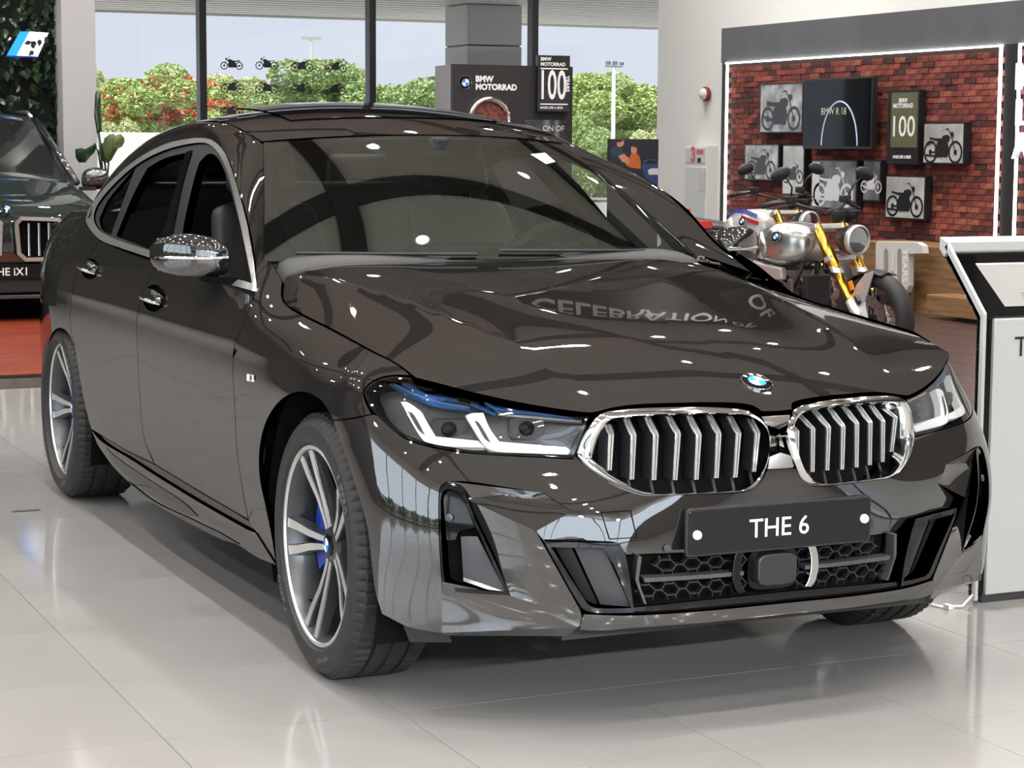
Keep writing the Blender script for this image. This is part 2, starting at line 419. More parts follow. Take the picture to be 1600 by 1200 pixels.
def window(nm, axis, fixed, a, b, z1, posts, w=.075):
    wd_ = structure(MB().box(*(((fixed, (a+b)/2, .04), (.14, b-a, .08)) if axis == 'y' else (((a+b)/2, fixed, .04), (b-a, .14, .08)))).build(nm, MULL))
    for p in posts:
        MB().box(*(((fixed, p, z1/2), (.14, w, z1)) if axis == 'y' else ((p, fixed, z1/2), (w, .14, z1)))).build('mullion', MULL, wd_, bevel=.006)
    e = sorted(set([a]+list(posts)+[b]))
    for p, q in zip(e[:-1], e[1:]):
        V = [(fixed, p, .08), (fixed, q, .08), (fixed, q, z1), (fixed, p, z1)] if axis == 'y' else [(p, fixed, .08), (q, fixed, .08), (q, fixed, z1), (p, fixed, z1)]
        mesh('pane', V, [(0, 1, 2, 3)], GLASS, wd_)
    return wd_
W1 = window('window_1', 'y', XW, 2.1, YB, 4.1, (3.29, 5.14, 7.04))
window('window_2', 'x', -9.1, -3.0, 13.0, 4.6, (-1.2, .6, 2.4, 4.2, 6.0, 7.8, 9.6, 11.4))
window('window_3', 'y', 13.1, -9.0, 1.2, 4.4, (-7.2, -5.4, -3.6, -1.8, 0))
window('window_4', 'x', YB+.1, 5.9, 8.9, 4.0, (7.4,))
structure(MB().box((XW, -3.5, CH/2), (.3, 10.8, CH)).build('wall_back', UPPER))
HEAD = mat('black header', (.012, .012, .013), .4)
hd = structure(MB().box((XW, 5.35, 4.75), (.26, 6.6, 1.3)).build('wall_back_header', HEAD)); hd.name = 'wall_back'
# white pilaster beside the leaf wall
pil = structure(MB().box((-13.55, 1.49, 2.7), (.3, .30, 5.4)).build('column', mat('pale grey pilaster', (.50, .50, .50), .6))); pil.name = 'trim_1'
# ceiling downlights and black ceiling tracks
lm = mat('downlight lens', (1, 1, 1), .5, emit=(1, .96, .9), es=18)
ORD = ['first', 'second', 'third', 'fourth', 'fifth', 'sixth', 'seventh', 'eighth', 'ninth', 'tenth', 'eleventh', 'twelfth']
xs_ = sorted(set(x for x, y in LAMPS)); rows_ = {x: sorted(y for a_, y in LAMPS if a_ == x) for x in xs_}
for i, (x, y) in enumerate(LAMPS):
    if i == 0:
        o = dl0 = thing('ceiling_downlight', '', 'light', (x, y, CH), group='ceiling downlights')
        MB().lathe([(.105, .0), (.105, -.02), (.085, -.025), (.08, -.002)], 20).build('bezel', WHITE, dl0, True, 40)
        MB().lathe([(.0001, -.008), (.078, -.008)], 16).build('lens', lm, dl0)
    else:
        o = copy_tree(dl0); o.location = (x, y, CH)
    k_ = xs_.index(x); o['label'] = 'round recessed ceiling downlight, %s from the side windows in the %s row from the back' % (ORD[rows_[x].index(y)], ORD[k_] if k_ < 12 else '%dth' % (k_+1))
for i, y in enumerate((-4.5, 0.2, 4.4)):
    tr = MB().box((-1.5, y, CH-.05), (24, .26, .10)).build('ceiling_track', HEAD); tag(tr, 'long black lighting track under the ceiling, %s from the side windows' % ORD[i], 'track', 'ceiling tracks')
for i, x in enumerate((-8, -3, 2.5, 7)):
    tr = MB().box((x, 0, CH-.03), (.5, 17, .06)).build('ceiling_channel', HEAD); tag(tr, 'broad black channel across the ceiling, %s from the window wall' % ORD[i], 'track', 'ceiling channels')
for y in (-4.2, -2.2, -.2, 1.8, 3.8):  # housings for the added fill spots
    ts = thing('fill_spotlight', 'black track spotlight aimed at the car, %s from the side windows' % ORD[(-4.2, -2.2, -.2, 1.8, 3.8).index(y)], 'spotlight', (12.36, y, 4.28), group='added fill spotlights')
    MB().lathe([(.0001, -.12), (.05, -.12), (.055, .08), (.05, .08), (.045, -.02)], 18, 'x').xf(lambda v: np.array([-v[0], v[1], v[2]+.37*v[0]])).build('lamp_body', BLACKS, ts, True, 40); MB().tube([(0, 0, 0), (0, 0, CH-4.28)], .012, 8).build('stem', BLACKS, ts)
# hanging banner that the hood reflects
bn = thing('overhead_banner', 'black hanging banner with white letters CELEBRATION OF under the ceiling', 'banner', (-11.4, 6.85, 4.92))
MB().box((0, 0, 0), (.04, 3.44, .56)).build('banner_board', HEAD, bn)
for y in (-1.4, 1.4): MB().tube([(0, y, .2), (0, y, CH-4.92)], .008, 6).build('hanger', STEEL, bn)
V, F = text_on('CELEBRATION OF', (.025, -1.62, -.01), (0, 1, 0), (0, 0, 1), .36, align='LEFT', bold=.006); mesh('banner_lettering', V, F, LETTER, bn)['kind'] = 'stuff'
# ------------------------------------------------------------------ outside
GROUND = noise_col(mat('pale outdoor paving', (.5, .49, .46), .8), (.56, .55, .53), (.66, .65, .62), .8)
structure(MB().box((-60, 0, -.14), (88.2, 150, .1)).build('ground', GROUND)); structure(MB().box((4, -60, -.14), (39.5, 101, .1)).build('ground', noise_col(mat('dark asphalt', (.06, .06, .062), .85), (.05, .05, .052), (.075, .075, .078), 1.5))); structure(MB().box((34, 40, -.14), (41, 150, .1)).build('ground', GROUND))
SOFF = mat('soffit strip', (.86, .84, .79), .5)
can = thing('canopy', 'outdoor canopy roof lined with pale horizontal strips', 'canopy', (-20.5, 7, 3.3))
MB().box((0, 0, .35), (9.2, 20, .5)).build('canopy_roof', mat('canopy roof', (.10, .10, .10), .7), can)
sm = None
for k in range(21):
    if sm is None: o = sm = MB().box((0, 0, .02), (.33, 20, .03)).build('slat', SOFF, can)
    else: o = sm.copy(); link(o, can)
    o.location = (-4.45+.44*k, 0, 0)
MB().box((-4.66, 0, .22), (.06, 20, .5)).build('fascia', SOFF, can)
pl = thing('canopy_pillar', 'square outdoor pillar clad in pale grey panels under the canopy', 'pillar', (-21.6, 8.97, 0))
for z0, z1 in ((-.1, .95), (.96, 1.9), (1.91, 2.74), (2.75, 3.3)):
    MB().box((0, 0, (z0+z1)/2), (.78, .82, z1-z0-.012)).build('clad_panel', GREYWALL, pl, bevel=.006)
MB().box((0, 0, 1.6), (.74, .78, 3.4)).build('pillar_core', BLACK, pl)
wl_ = tag(MB().box((-41, 7.4, .75), (.3, 5.4, 1.72)).build('parapet_wall', mat('white outdoor wall', (.7, .7, .68), .7)), 'long low white wall outdoors in front of the trees', 'wall')
# trees, each of them a crown of leaf clusters on a forked trunk
def crown_mesh(seed, n, rx, rz, flat=.0):
    r = np.random.default_rng(seed); nb = 26
    c = r.normal(size=(nb, 3)); c /= np.linalg.norm(c, axis=1, keepdims=True); c *= r.uniform(.35, .95, (nb, 1))**.6; c[:, 2] = c[:, 2]*.8+.05
    k = r.integers(0, nb, n); d = r.normal(size=(n, 3)); d /= np.linalg.norm(d, axis=1, keepdims=True)
    p = c[k]+d*(r.uniform(.6, 1, (n, 1))**.5)*.30; p *= [rx, rx, rz]
    a = r.normal(size=(n, 3)); a /= np.linalg.norm(a, axis=1, keepdims=True); b = np.cross(a, r.normal(size=(n, 3))); b /= np.linalg.norm(b, axis=1, keepdims=True); s_ = r.uniform(.02, .05, (n, 1))
    V = np.stack([p-a*s_, p+b*s_*.5, p+a*s_, p-b*s_*.5], 1).reshape(-1, 3); F = np.arange(4*n).reshape(-1, 4); return V, F
def leafm(nm, c1, c2):
    m = mat(nm, c1, .55); N, L, b = nodes(m); g = N.new('ShaderNodeNewGeometry'); r = N.new('ShaderNodeValToRGB'); r.color_ramp.elements[0].color = (*c1, 1); r.color_ramp.elements[1].color = (*c2, 1)
    L.new(g.outputs['Random Per Island'], r.inputs[0]); L.new(r.outputs[0], b.inputs['Base Color']); b.inputs['Subsurface Weight'].default_value = 0; return m
LG = [leafm('fresh green leaves', (.22, .36, .09), (.66, .76, .32)), leafm('yellow green leaves', (.36, .45, .16), (.80, .80, .48)), leafm('deep green leaves', (.20, .33, .12), (.52, .64, .28))]
LR = leafm('red blossom', (.55, .03, .015), (.85, .12, .05)); BARK = mat('tree bark', (.12, .09, .06), .9)
TR = [(9.4, 57.6, 1.75, 3.35, 1), (11.3, 52.6, 1.75, 3.0, 0), (13.8, 57.6, 1.75, 3.3, 1), (15.5, 52.6, 1.75, 3.25, 2), (18.1, 57.6, 1.75, 3.5, 0), (19.6, 52.6, 1.75, 3.25, 2), (22.4, 57.6, 1.75, 3.3, 1), (23.8, 52.6, 1.75, 3.05, 0), (26.7, 57.6, 1.75, 3.35, 1), (28.0, 52.6, 1.75, 3.0, 0), (31.0, 57.6, 1.75, 3.35, 1)]
crowns = {}
tl_ = ['fresh green', 'yellow green', 'deep green']
for i, (y, d, rx, top, kd_) in enumerate(TR):
    x = CAM[0]-d; t = thing('tree', 'broad %s tree in the row beyond the showroom windows, %s from the left' % (tl_[kd_], ['first', 'second', 'third', 'fourth', 'fifth', 'sixth', 'seventh', 'eighth', 'ninth', 'tenth', 'eleventh', 'twelfth', 'thirteenth'][i]), 'tree', (x, y, -.1), i*1.3, 'trees beyond the windows')
    key = (i % 4)
    if key not in crowns:
        V, F = crown_mesh(40+key, 24000, 1.0, 1.0); me = bpy.data.meshes.new('foliage'); me.from_pydata(V.tolist(), [], F.tolist()); me.materials.append(LG[0]); crowns[key] = me
    o = bpy.data.objects.new('foliage', crowns[key]); link(o, t); o.material_slots[0].link = 'OBJECT'; o.material_slots[0].material = LG[kd_]; o['kind'] = 'stuff'
    zt_ = top+.42; zb_ = .9; o.location = (0, 0, (zt_+zb_)/2); o.scale = (rx*1.1, rx*1.1, (zt_-zb_)/2)
    MB().tube([(0, 0, 0), (.1, 0, 1.0), (.0, .1, 2.0), (.1, .1, zt_*.7)], [.16, .13, .10, .04], 8).build('trunk', BARK, t, True)
    if i in (1, 2):
        V, F = crown_mesh(77+i, 2200 if i == 1 else 900, 1.04, .8); o = mesh('blossom', V, F, LR, t); o['kind'] = 'stuff'; o.location = (0, 0, (zt_+zb_)/2); o.scale = (rx*1.1, rx*1.1, (zt_-zb_)/2)
# low shrubs in front of the trees
for i in range(9):
    o = bpy.data.objects.new('shrub', crowns[i % 4]); link(o); o.material_slots[0].link = 'OBJECT'; o.material_slots[0].material = LG[(1, 0, 2)[i % 3]]; o.location = (CAM[0]-48.8, 8.9+2.5*i, .95); o.scale = (.98, .98, 1.15); o.rotation_euler = (0, 0, i*.9)
    tag(o, 'low bushy shrub at the foot of the trees, %s from the left' % ['first', 'second', 'third', 'fourth', 'fifth', 'sixth', 'seventh', 'eighth', 'ninth', 'tenth', 'eleventh', 'twelfth', 'thirteenth', 'fourteenth'][i], 'shrub', 'shrubs below the trees')
p_, q_ = at(175, 135, x=-62), at(247, 173, x=-62)
rbd = thing('red_building', 'flat red building front half hidden behind the trees at the left', 'building', (-62.5, (p_[1]+q_[1])/2, 0))
MB().box((0, 0, p_[2]/2), (1, q_[1]-p_[1], p_[2])).build('wall', mat('red cladding', (.62, .05, .03), .6), rbd); e_ = at(213, 152, x=-62); MB().box((.52, e_[1]-rbd.location[1], e_[2]), (.04, .18, .12)).build('white_mark', WHITE, rbd); MB().box((.3, 0, .9), (.8, q_[1]-p_[1]+3, 1.2)).build('plinth_wall', GREYWALL, rbd)
for i in range(9):
    o = bpy.data.objects.new('unseen_bush', crowns[i % 4]); link(o); o.material_slots[0].link = 'OBJECT'; o.material_slots[0].material = LG[2]; o.location = (-11.5+3.0*i, -16.2, .75); o.scale = (1.15, 1.15, .95)  # bushes added out of view to darken the bumper's lower reflections
    tag(o, 'unseen bush added beyond the side windows to darken reflections, %s from the window wall' % ['first', 'second', 'third', 'fourth', 'fifth', 'sixth', 'seventh', 'eighth', 'ninth'][i], 'shrub', 'bushes added to darken reflections')
# lamp post and a far one
lp = thing('lamp_post', 'slim white lamp post with three floodlights on a crossbar', 'lamp post', tuple(at(958, 215, x=-36)*[1, 1, 0]))
zt_ = at(958, 104, x=-36)[2]
MB().tube([(0, 0, 0), (0, 0, zt_)], [.055, .04], 10).build('pole', WHITE, lp, True)
MB().box((0, 0, zt_), (.05, .40, .03)).build('crossbar', STEEL, lp)
for dy, rz in ((-.17, .5), (0, 0), (.17, -.5)): MB().box((.05, dy, zt_+.07), (.08, .10, .09), rz).build('floodlight', STEEL, lp, bevel=.01)
lp2 = thing('lamp_post', 'faint thin lamp post far off above the trees behind the window', 'lamp post', tuple(at(487, 215, x=-70)*[1, 1, 0]))
zt_ = at(487, 60, x=-70)[2]; MB().tube([(0, 0, 0), (0, 0, zt_)], .05, 8).build('pole', GREYWALL, lp2, True); MB().box((0, 0, zt_), (.1, .8, .12)).build('lamp_head', GREYWALL, lp2)
# ------------------------------------------------------------------ the charcoal car: surfaces
ZR = [.18, .26, .36, .46, .56, .66, .76, .84, .90, .96, 1.02, 1.10, 1.20, 1.30, 1.40, 1.47, 1.53]
FRONT = {
 .18: [(.79, 0), (.788, .2), (.77, .36), (.735, .50), (.68, .62), (.60, .74), (.525, .835), (.44, .895)],
 .26: [(.822, 0), (.82, .2), (.80, .36), (.76, .50), (.705, .62), (.625, .74), (.54, .84), (.45, .905)],
 .36: [(.827, 0), (.823, .21), (.80, .39), (.762, .52), (.718, .615), (.636, .742), (.545, .845), (.45, .908)],
 .46: [(.832, 0), (.826, .22), (.80, .42), (.764, .53), (.735, .61), (.65, .745), (.555, .85), (.45, .91)],
 .56: [(.838, 0), (.82, .22), (.782, .40), (.745, .53), (.71, .61), (.63, .75), (.54, .85), (.44, .908)],
 .66: [(.834, 0), (.802, .2), (.748, .36), (.692, .49), (.640, .61), (.572, .76), (.488, .848), (.395, .904)],
 .76: [(.795, 0), (.78, .2), (.735, .36), (.69, .47), (.60, .60), (.51, .73), (.43, .82), (.33, .888)],
 .84: [(.70, 0), (.69, .2), (.65, .36), (.60, .47), (.54, .58), (.46, .70), (.40, .785), (.29, .855)],
 .90: [(.58, 0), (.57, .2), (.53, .36), (.48, .46), (.43, .56), (.36, .68), (.30, .75), (.22, .79)],
 .96: [(.46, 0), (.45, .2), (.42, .36), (.38, .46), (.34, .55), (.30, .64), (.26, .69), (.2, .71)],
 1.02: [(.34, 0), (.33, .2), (.31, .33), (.29, .42), (.27, .48), (.25, .54), (.22, .58), (.19, .60)]}
SX = [.15, 0, -.3, -.62, -1.0, -1.6, -2.2, -2.7, -3.07, -3.5, -3.85, -4.08]
SIDE = {
 .18: [.89, .90, .905, .905, .905, .905, .905, .90, .895, 0.87, 0.8, 0.72],
 .26: [.905, .912, .915, .916, .918, .92, .92, .912, .905, 0.88, 0.81, 0.735],
 .36: [.915, .92, .92, .918, .917, .917, .918, .92, .918, 0.893, 0.82, 0.75],
 .46: [.922, .928, .925, .92, .918, .918, .92, .928, .93, 0.903, 0.833, 0.765],
 .56: [.928, .936, .93, .925, .922, .922, .925, .936, .942, 0.908, 0.838, 0.772],
 .66: [.933, .943, .936, .93, .928, .929, .932, .944, .951, 0.908, 0.838, 0.77],
 .76: [.928, .943, .938, .934, .933, .935, .939, .95, .955, 0.905, 0.835, 0.768],
 .84: [.885, .905, .92, .926, .928, .931, .936, .946, .950, 0.9, 0.828, 0.765],
 .90: [.81, .828, .872, .908, .912, .916, .922, .932, .936, 0.89, 0.815, 0.755],
 .96: [.72, .72, .765, .872, .885, .89, .897, .907, .912, 0.868, 0.797, 0.742],
 1.02: [.61, .60, .65, .81, .853, .858, .862, .866, .872, 0.838, 0.765, 0.715],
 1.10: [.5, .5, .55, .72, .812, .82, .82, .822, .825, 0.768, 0.692, 0.642],
 1.20: [.5, .5, .5, .66, .765, .772, .772, .772, .765, 0.7, 0.625, 0.56],
 1.30: [.5, .5, .5, .60, .71, .716, .716, .714, .70, 0.645, 0.57, 0.5],
 1.40: [.5, .5, .5, .56, .65, .652, .652, .65, .635, 0.58, 0.51, 0.44],
 1.47: [.5, .5, .5, .52, .595, .597, .597, .595, .58, .55, .5, .42],
 1.53: [.5, .5, .5, .50, .53, .53, .53, .53, .52, .48, .43, .35]}
REAR = [(-4.17, .62), (-4.21, .32), (-4.22, 0)]
rows = []
for z in ZR:
    f = FRONT[min(z, 1.02)]; sd = list(zip(SX, SIDE[z])); k = SIDE[z][-1]/.84
    rows.append(list(f)+sd+[(x, y*k) for x, y in REAR])
class Body(Surf):
    flip = 1
    def __init__(s):
        s.T = np.array(rows, float); s.Z = np.array(ZR)
        d = np.linalg.norm(np.diff(s.T[5], axis=0), axis=1); s.S = np.concatenate([[0], np.cumsum(d)])
        s.dom = ((0.0, s.S[-1]), (.18, 1.53))
    def ev(s, Q, sgn=-1):
        Q = np.asarray(Q, float); u = Q[:, 0]; z = Q[:, 1]
        A = hermite(s.Z, s.T, z)                       # Q, columns, 2
        out = np.empty((len(Q), 2)); t = s.S; n = len(t)
        i = np.clip(np.searchsorted(t, u, side='right')-1, 0, n-2); r = np.arange(len(Q))
        def tang(j):
            jm = np.maximum(j-1, 0); jp = np.minimum(j+1, n-1)
            hm = np.where(j > 0, t[j]-t[jm], 1.0)[:, None]; hp = np.where(j < n-1, t[jp]-t[j], 1.0)[:, None]
            dm = (A[r, j]-A[r, jm])/hm; dp = (A[r, jp]-A[r, j])/hp
            m = (dm*hp+dp*hm)/(hm+hp)
            m = np.where((j == 0)[:, None], dp*np.array([0., 1.]), m); return np.where((j == n-1)[:, None], dm, m)
        H = (t[i+1]-t[i])[:, None]; x = (u-t[i])[:, None]/H; x2 = x*x; x3 = x2*x
        out = (2*x3-3*x2+1)*A[r, i]+(x3-2*x2+x)*H*tang(i)+(-2*x3+3*x2)*A[r, i+1]+(x3-x2)*H*tang(i+1)
        crease = -.012*np.exp(-((z-.80)/.028)**2)*np.clip((-out[:, 0]+.1)/.5, 0, 1)*np.clip((4.0+out[:, 0])/.6, 0, 1)*0.5
        y = out[:, 1]+np.where(z > .80, crease, crease*.0)
        return np.stack([out[:, 0], sgn*y, z], 1)
    def at_x(s, x, z):
        """(s, z) of the side point at this x"""
        x = np.atleast_1d(np.asarray(x, float)); z = np.broadcast_to(np.asarray(z, float), x.shape)
        u = np.interp(-x, [-.45]+[-a for a in SX], np.concatenate([s.S[7:8], s.S[8:20]]))
        for _ in range(8):
            e = s.ev(np.stack([u, z], 1))[:, 0]-x; e2 = s.ev(np.stack([u+.002, z], 1))[:, 0]-x
            u = u-e/((e2-e)/.002)
        return np.stack([u, z], 1)
BODY = Body()
class Height(Surf):
    """z over (x, y), a smooth polynomial (even in y) through measured points"""
    flip = 1
    E = [(i, j) for i in range(6) for j in (0, 2, 4, 6) if i+j <= 7]
    def __init__(s, pts, dom):
        P = np.array(pts, float); s.dom = dom; s.P = P
        A = s.basis(P); n = A.shape[1]; reg = np.diag([2e-4*(i+j)**2 for i, j in s.E])
        s.w = np.linalg.solve(A.T @ A+reg, A.T @ P[:, 2]); s.res = A @ s.w-P[:, 2]
    def basis(s, X): return np.stack([(X[:, 0]/.9)**i*(X[:, 1]/.8)**j for i, j in s.E], 1)
    def h(s, X): return s.basis(X) @ s.w
    extra = None
    def ev(s, Q, sgn=1):
        z = s.h(Q)
        if s.extra: z = z+s.extra(Q)
        return np.stack([Q[:, 0], Q[:, 1], z], 1)
    def nrm(s, Q, sgn=1):
        h = 2e-3; zx = (s.ev(Q+[h, 0])[:, 2]-s.ev(Q-[h, 0])[:, 2])/(2*h); zy = (s.ev(Q+[0, h])[:, 2]-s.ev(Q-[0, h])[:, 2])/(2*h)
        n = np.stack([-zx, -zy, np.ones(len(Q))], 1); return n/np.linalg.norm(n, axis=1, keepdims=True)
HOOD = Height([(.80, 0, .768), (.76, 0, .800), (.71, 0, .826), (.60, 0, .862), (.4, 0, .902), (.1, 0, .950), (-.2, 0, .988), (-.5, 0, 1.018), (-.8, 0, 1.046), (-1.0, 0, 1.067),
  (.775, .2, .772), (.70, .2, .818), (.5, .22, .876), (.1, .25, .945), (-.3, .27, .995), (-.7, .28, 1.037), (-1.0, .28, 1.066),
  (.712, .42, .772), (.60, .42, .828), (.3, .45, .902), (-.1, .5, .962), (-.5, .52, 1.012), (-.85, .55, 1.047),
  (.62, .57, .792), (.53, .68, .812), (.42, .79, .838), (.45, .62, .848), (.2, .65, .898), (-.2, .68, .945), (-.55, .69, 1.0),
  (.333, .812, .862), (.17, .813, .881), (-.15, .809, .910), (-.45, .798, .930), (-.62, .784, .943), (-.70, .772, .962), (-.76, .752, .981), (-.83, .730, 1.001), (-.92, .70, 1.040), (-.7, .70, 1.002), (-.6, .72, .985), (-1.15, 0, 1.086), (-1.15, .3, 1.083), (-1.12, .55, 1.074), (-1.05, .66, 1.060)],
  ((-1.0, .83), (-.85, .85)))
def hood_crease(Q):
    x, y = Q[:, 0], abs(Q[:, 1])
    sm = lambda d, w, r: np.exp(-(np.sqrt(d*d+r*r)-r)/w)
    yc = np.interp(x, [-.9, -.7, 0, .7], [.675, .66, .545, .43]); d = y-yc
    a = np.interp(x, [-.85, -.6, .3, .68], [.004, .010, .010, 0])
    yi = np.interp(x, [-.9, -.2, .7], [.42, .30, .10]); b = np.interp(x, [-.9, -.4, .5, .72], [0, .0022, .003, 0])
    return a*sm(d, .07, .008)+b*sm(y-yi, .12, .02)
HOOD.extra = hood_crease
class Screen(Surf):
    """ruled glass between a lower and an upper edge, bulged outwards"""
    flip = 1
    def __init__(s, lo, hi, bulge, sign=1): s.lo, s.hi, s.b, s.sg = lo, hi, bulge, sign; s.dom = ((-1, 1), (0, 1))
    def ev(s, Q, sgn=1):
        a, t = Q[:, :1], Q[:, 1:2]; P = s.lo(a)*(1-t)+s.hi(a)*t
        return P+np.array(s.b)*(4*t*(1-t))*(1-.5*a*a)
    def nrm(s, Q, sgn=1):
        h = 2e-3; a = s.ev(Q+[h, 0])-s.ev(Q-[h, 0]); b = s.ev(Q+[0, h])-s.ev(Q-[0, h]); n = np.cross(a, b)*s.sg
        return n/np.linalg.norm(n, axis=1, keepdims=True)
WS = Screen(lambda a: np.concatenate([-.80-.144*abs(a)**2.3, .752*a, 1.05-.002*a*a], 1), lambda a: np.concatenate([-1.42-.14*a*a, .555*a, 1.437-.027*a*a], 1), (.014, 0, .02))
ROOFX = np.array([-1.42, -1.6, -1.9, -2.26, -2.7, -3.2, -3.8, -4.15])
ROOFC = np.array([1.437, 1.481, 1.525, 1.540, 1.522, 1.448, 1.285, 1.16])
REX = np.array([-1.56, -1.7, -1.9, -2.26, -2.7, -3.2, -3.8, -4.15]); REY = np.array([.557, .572, .583, .590, .592, .575, .53, .49]); REZ = np.array([1.411, 1.446, 1.476, 1.482, 1.448, 1.366, 1.212, 1.10])
def roof_edge(x):
    q = -np.asarray(x, float); return np.stack([-q, hermite(-REX, REY, q), hermite(-REX, REZ, q)], 1)
class Roof(Surf):
    dom = ((-1, 1), (0, 1))
    def ev(s, Q, sgn=1):
        a, t = Q[:, 0], Q[:, 1]; xc = -1.42+(-4.15+1.42)*t; xe = -1.56+(-4.15+1.56)*t
        x = xc+(xe-xc)*a*a; zc = hermite(-ROOFX, ROOFC, -xc); E = roof_edge(xe)
        return np.stack([x, E[:, 1]*a, zc+(E[:, 2]-zc)*abs(a)**2.2], 1)
    def nrm(s, Q, sgn=1):
        h = 2e-3; a = s.ev(Q+[h, 0])-s.ev(Q-[h, 0]); b = s.ev(Q+[0, h])-s.ev(Q-[0, h]); n = -np.cross(a, b)
        n *= np.sign(n[:, 2:3]); return n/np.linalg.norm(n, axis=1, keepdims=True)
ROOF = Roof()
def B(pts, closed=True, step=8, off=0):
    """pixels of an outline on the car's right side -> parameters on the body"""
    return BODY.inv(smoothpoly(pts, closed, step), off)
def bx(off=0, *pts): return BODY.pt(BODY.inv(np.array(pts, float), off), off)
def both(name, V, F, m, parent, smooth=False, sharp=None):
    V = np.asarray(V, float)
    return [mesh(name, V, F, m, parent, smooth, sharp=sharp), mesh(name, V*[1, -1, 1], [tuple(f)[::-1] for f in F], m, parent, smooth, sharp=sharp)]
def build2(mb, name, m, parent, smooth=False, sharp=None): return both(name, mb.V, mb.F, m, parent, smooth, sharp)

car = thing('car', 'charcoal metallic four-door grand tourer with chrome twin grille, plate reads THE 6', 'car')
# hood
ho = smoothpoly([(1211, 643, 1), (1190, 643, 1), (1176, 634), (1150, 630), (1100, 629), (1060, 630), (1000, 632), (960, 637), (935, 643), (920, 645), (877, 640), (827, 632), (777, 622), (722, 609), (685, 599), (649, 590, 1),
  (620, 568), (583, 549), (520, 515), (470, 490), (448, 476), (441, 462), (443, 438, 1), (459, 416, 1)], False, 8)
hq = HOOD.inv(ho); hq[0, 1] = min(hq[0, 1], -.002)
rear = np.array([[-.80-.144*abs(a)**2.3+.012, .752*a] for a in np.linspace(-.93, 0, 14)])
half = np.concatenate([hq, rear]); half[-1, 1] = 0
full = np.concatenate([half, (half*[1, -1])[::-1][1:]])
full = full[np.concatenate([[True], np.linalg.norm(np.diff(full, axis=0), axis=1) > 1e-4])]
hood = panel('hood', HOOD, full, PAINT, car, sp=.025, both=False, gap=.002, lip=.02)[0]
# side panels
def cup(cx, cy, r, k=1.0, n=28):
    th = np.linspace(0, 2*PI, n, endpoint=False); return BODY.inv(np.stack([cx+k*r*.95*np.cos(th), cy+k*r*1.12*np.sin(th)], 1))
CUPS = ((241, 466, 19), (141, 420, 14.5))
front_arch = [(432, 883, 1), (425, 840), (415, 790), (406, 745), (406, 700), (417, 657), (440, 625), (470, 613), (498, 624), (513, 643), (521, 657, 1)]
ff = [(645, 588, 1), (620, 568), (583, 549), (520, 515), (470, 490), (448, 476), (441, 462), (442, 438, 1), (424, 408, 1), (402, 430), (398, 458, 1), (395, 470, 1), (376, 515), (366, 540), (364, 580), (367, 640), (370, 700), (380, 770), (389, 815, 1), (399, 830, 1)]+front_arch+[(545, 655), (582, 648, 1), (572, 629), (568, 614), (573, 604), (585, 595), (601, 589), (620, 587, 1)]
fuv = B(ff)
fender = panel('front_fender', BODY, fuv, PAINT, car, sp=.028)
panel('front_door', BODY, B([(395, 471, 1), (376, 516), (366, 541), (364, 580), (367, 640), (370, 700), (380, 770), (388, 812, 1), (315, 770), (242, 726, 1), (225, 683), (219, 625), (215, 550), (214, 500), (223, 458), (239, 426), (246, 409, 1), (300, 428), (350, 444), (396, 462, 1)]), PAINT, car, holes=[cup(*CUPS[0])], sp=.03)
panel('rear_door', BODY, B([(245, 409, 1), (239, 426), (223, 458), (214, 500), (215, 550), (219, 625), (225, 683), (241, 725, 1), (205, 708), (175, 691), (143, 671, 1), (138, 655), (131, 625), (124, 587), (119, 552, 1), (110, 505), (111, 471), (119, 428), (137, 401), (157, 376, 1), (200, 394)]), PAINT, car, holes=[cup(*CUPS[1])], sp=.03)
qa = B([(157, 376, 1), (137, 401), (119, 428), (111, 471), (110, 505), (119, 552, 1), (112, 530), (103, 517), (95, 513), (86, 516), (79, 527), (74.5, 545), (72, 558, 1)], False)
qb = BODY.at_x([-3.455, -3.48], [.44, .34])
qc = BODY.at_x([-3.49, -3.8, -4.08], [.22, .22, .24]); qd = BODY.at_x([-4.08]*6, np.linspace(.3, 1.10, 6)); qe = B([(135, 341), (136, 352)], False)
panel('rear_quarter', BODY, np.concatenate([qa, qb, qc, qd, qe]), PAINT, car, sp=.035)
s0 = BODY.at_x([-4.08], .5)[0, 0]; s1 = BODY.S[-1]
rb = np.array([(s0, .24)]+[(s0, z) for z in np.linspace(.3, 1.1, 8)]+[(s, 1.1) for s in np.linspace(s0, s1, 8)[1:]]+[(s1, z) for z in np.linspace(1.0, .24, 8)])
panel('rear_bumper', BODY, rb, PAINT, car, sp=.06)
# door bottoms: black strip, sill, black blade
panel('sill_strip', BODY, B([(143, 672, 1), (205, 709), (242, 727), (315, 771), (389, 815), (399, 828, 1), (386, 826), (310, 783), (240, 740), (200, 714), (160, 690, 1)], off=-.006), GLOSS, car, off=-.006, lip=0, gap=0)
panel('sill', BODY, B([(143, 672, 1), (160, 690), (200, 714), (240, 740), (310, 783), (386, 826), (399, 831, 1), (432, 884, 1), (404, 873), (373, 853), (344, 838), (240, 784), (207, 759), (177, 730), (152, 695, 1)], off=.004), PAINT, car, off=.004, lip=.02)
panel('sill_insert', BODY, B([(166, 700, 1), (182, 715), (230, 748), (285, 784), (309, 807, 1), (296, 806), (250, 783), (205, 748), (180, 725)], off=.006), GLOSS, car, off=.006, lip=.004, gap=0)
panel('sill_insert', BODY, B([(200, 752, 1), (240, 783), (300, 812), (344, 833, 1), (374, 851, 1), (344, 842), (240, 787), (214, 768)], off=.007), GLOSS, car, off=.007, lip=.004, gap=0)
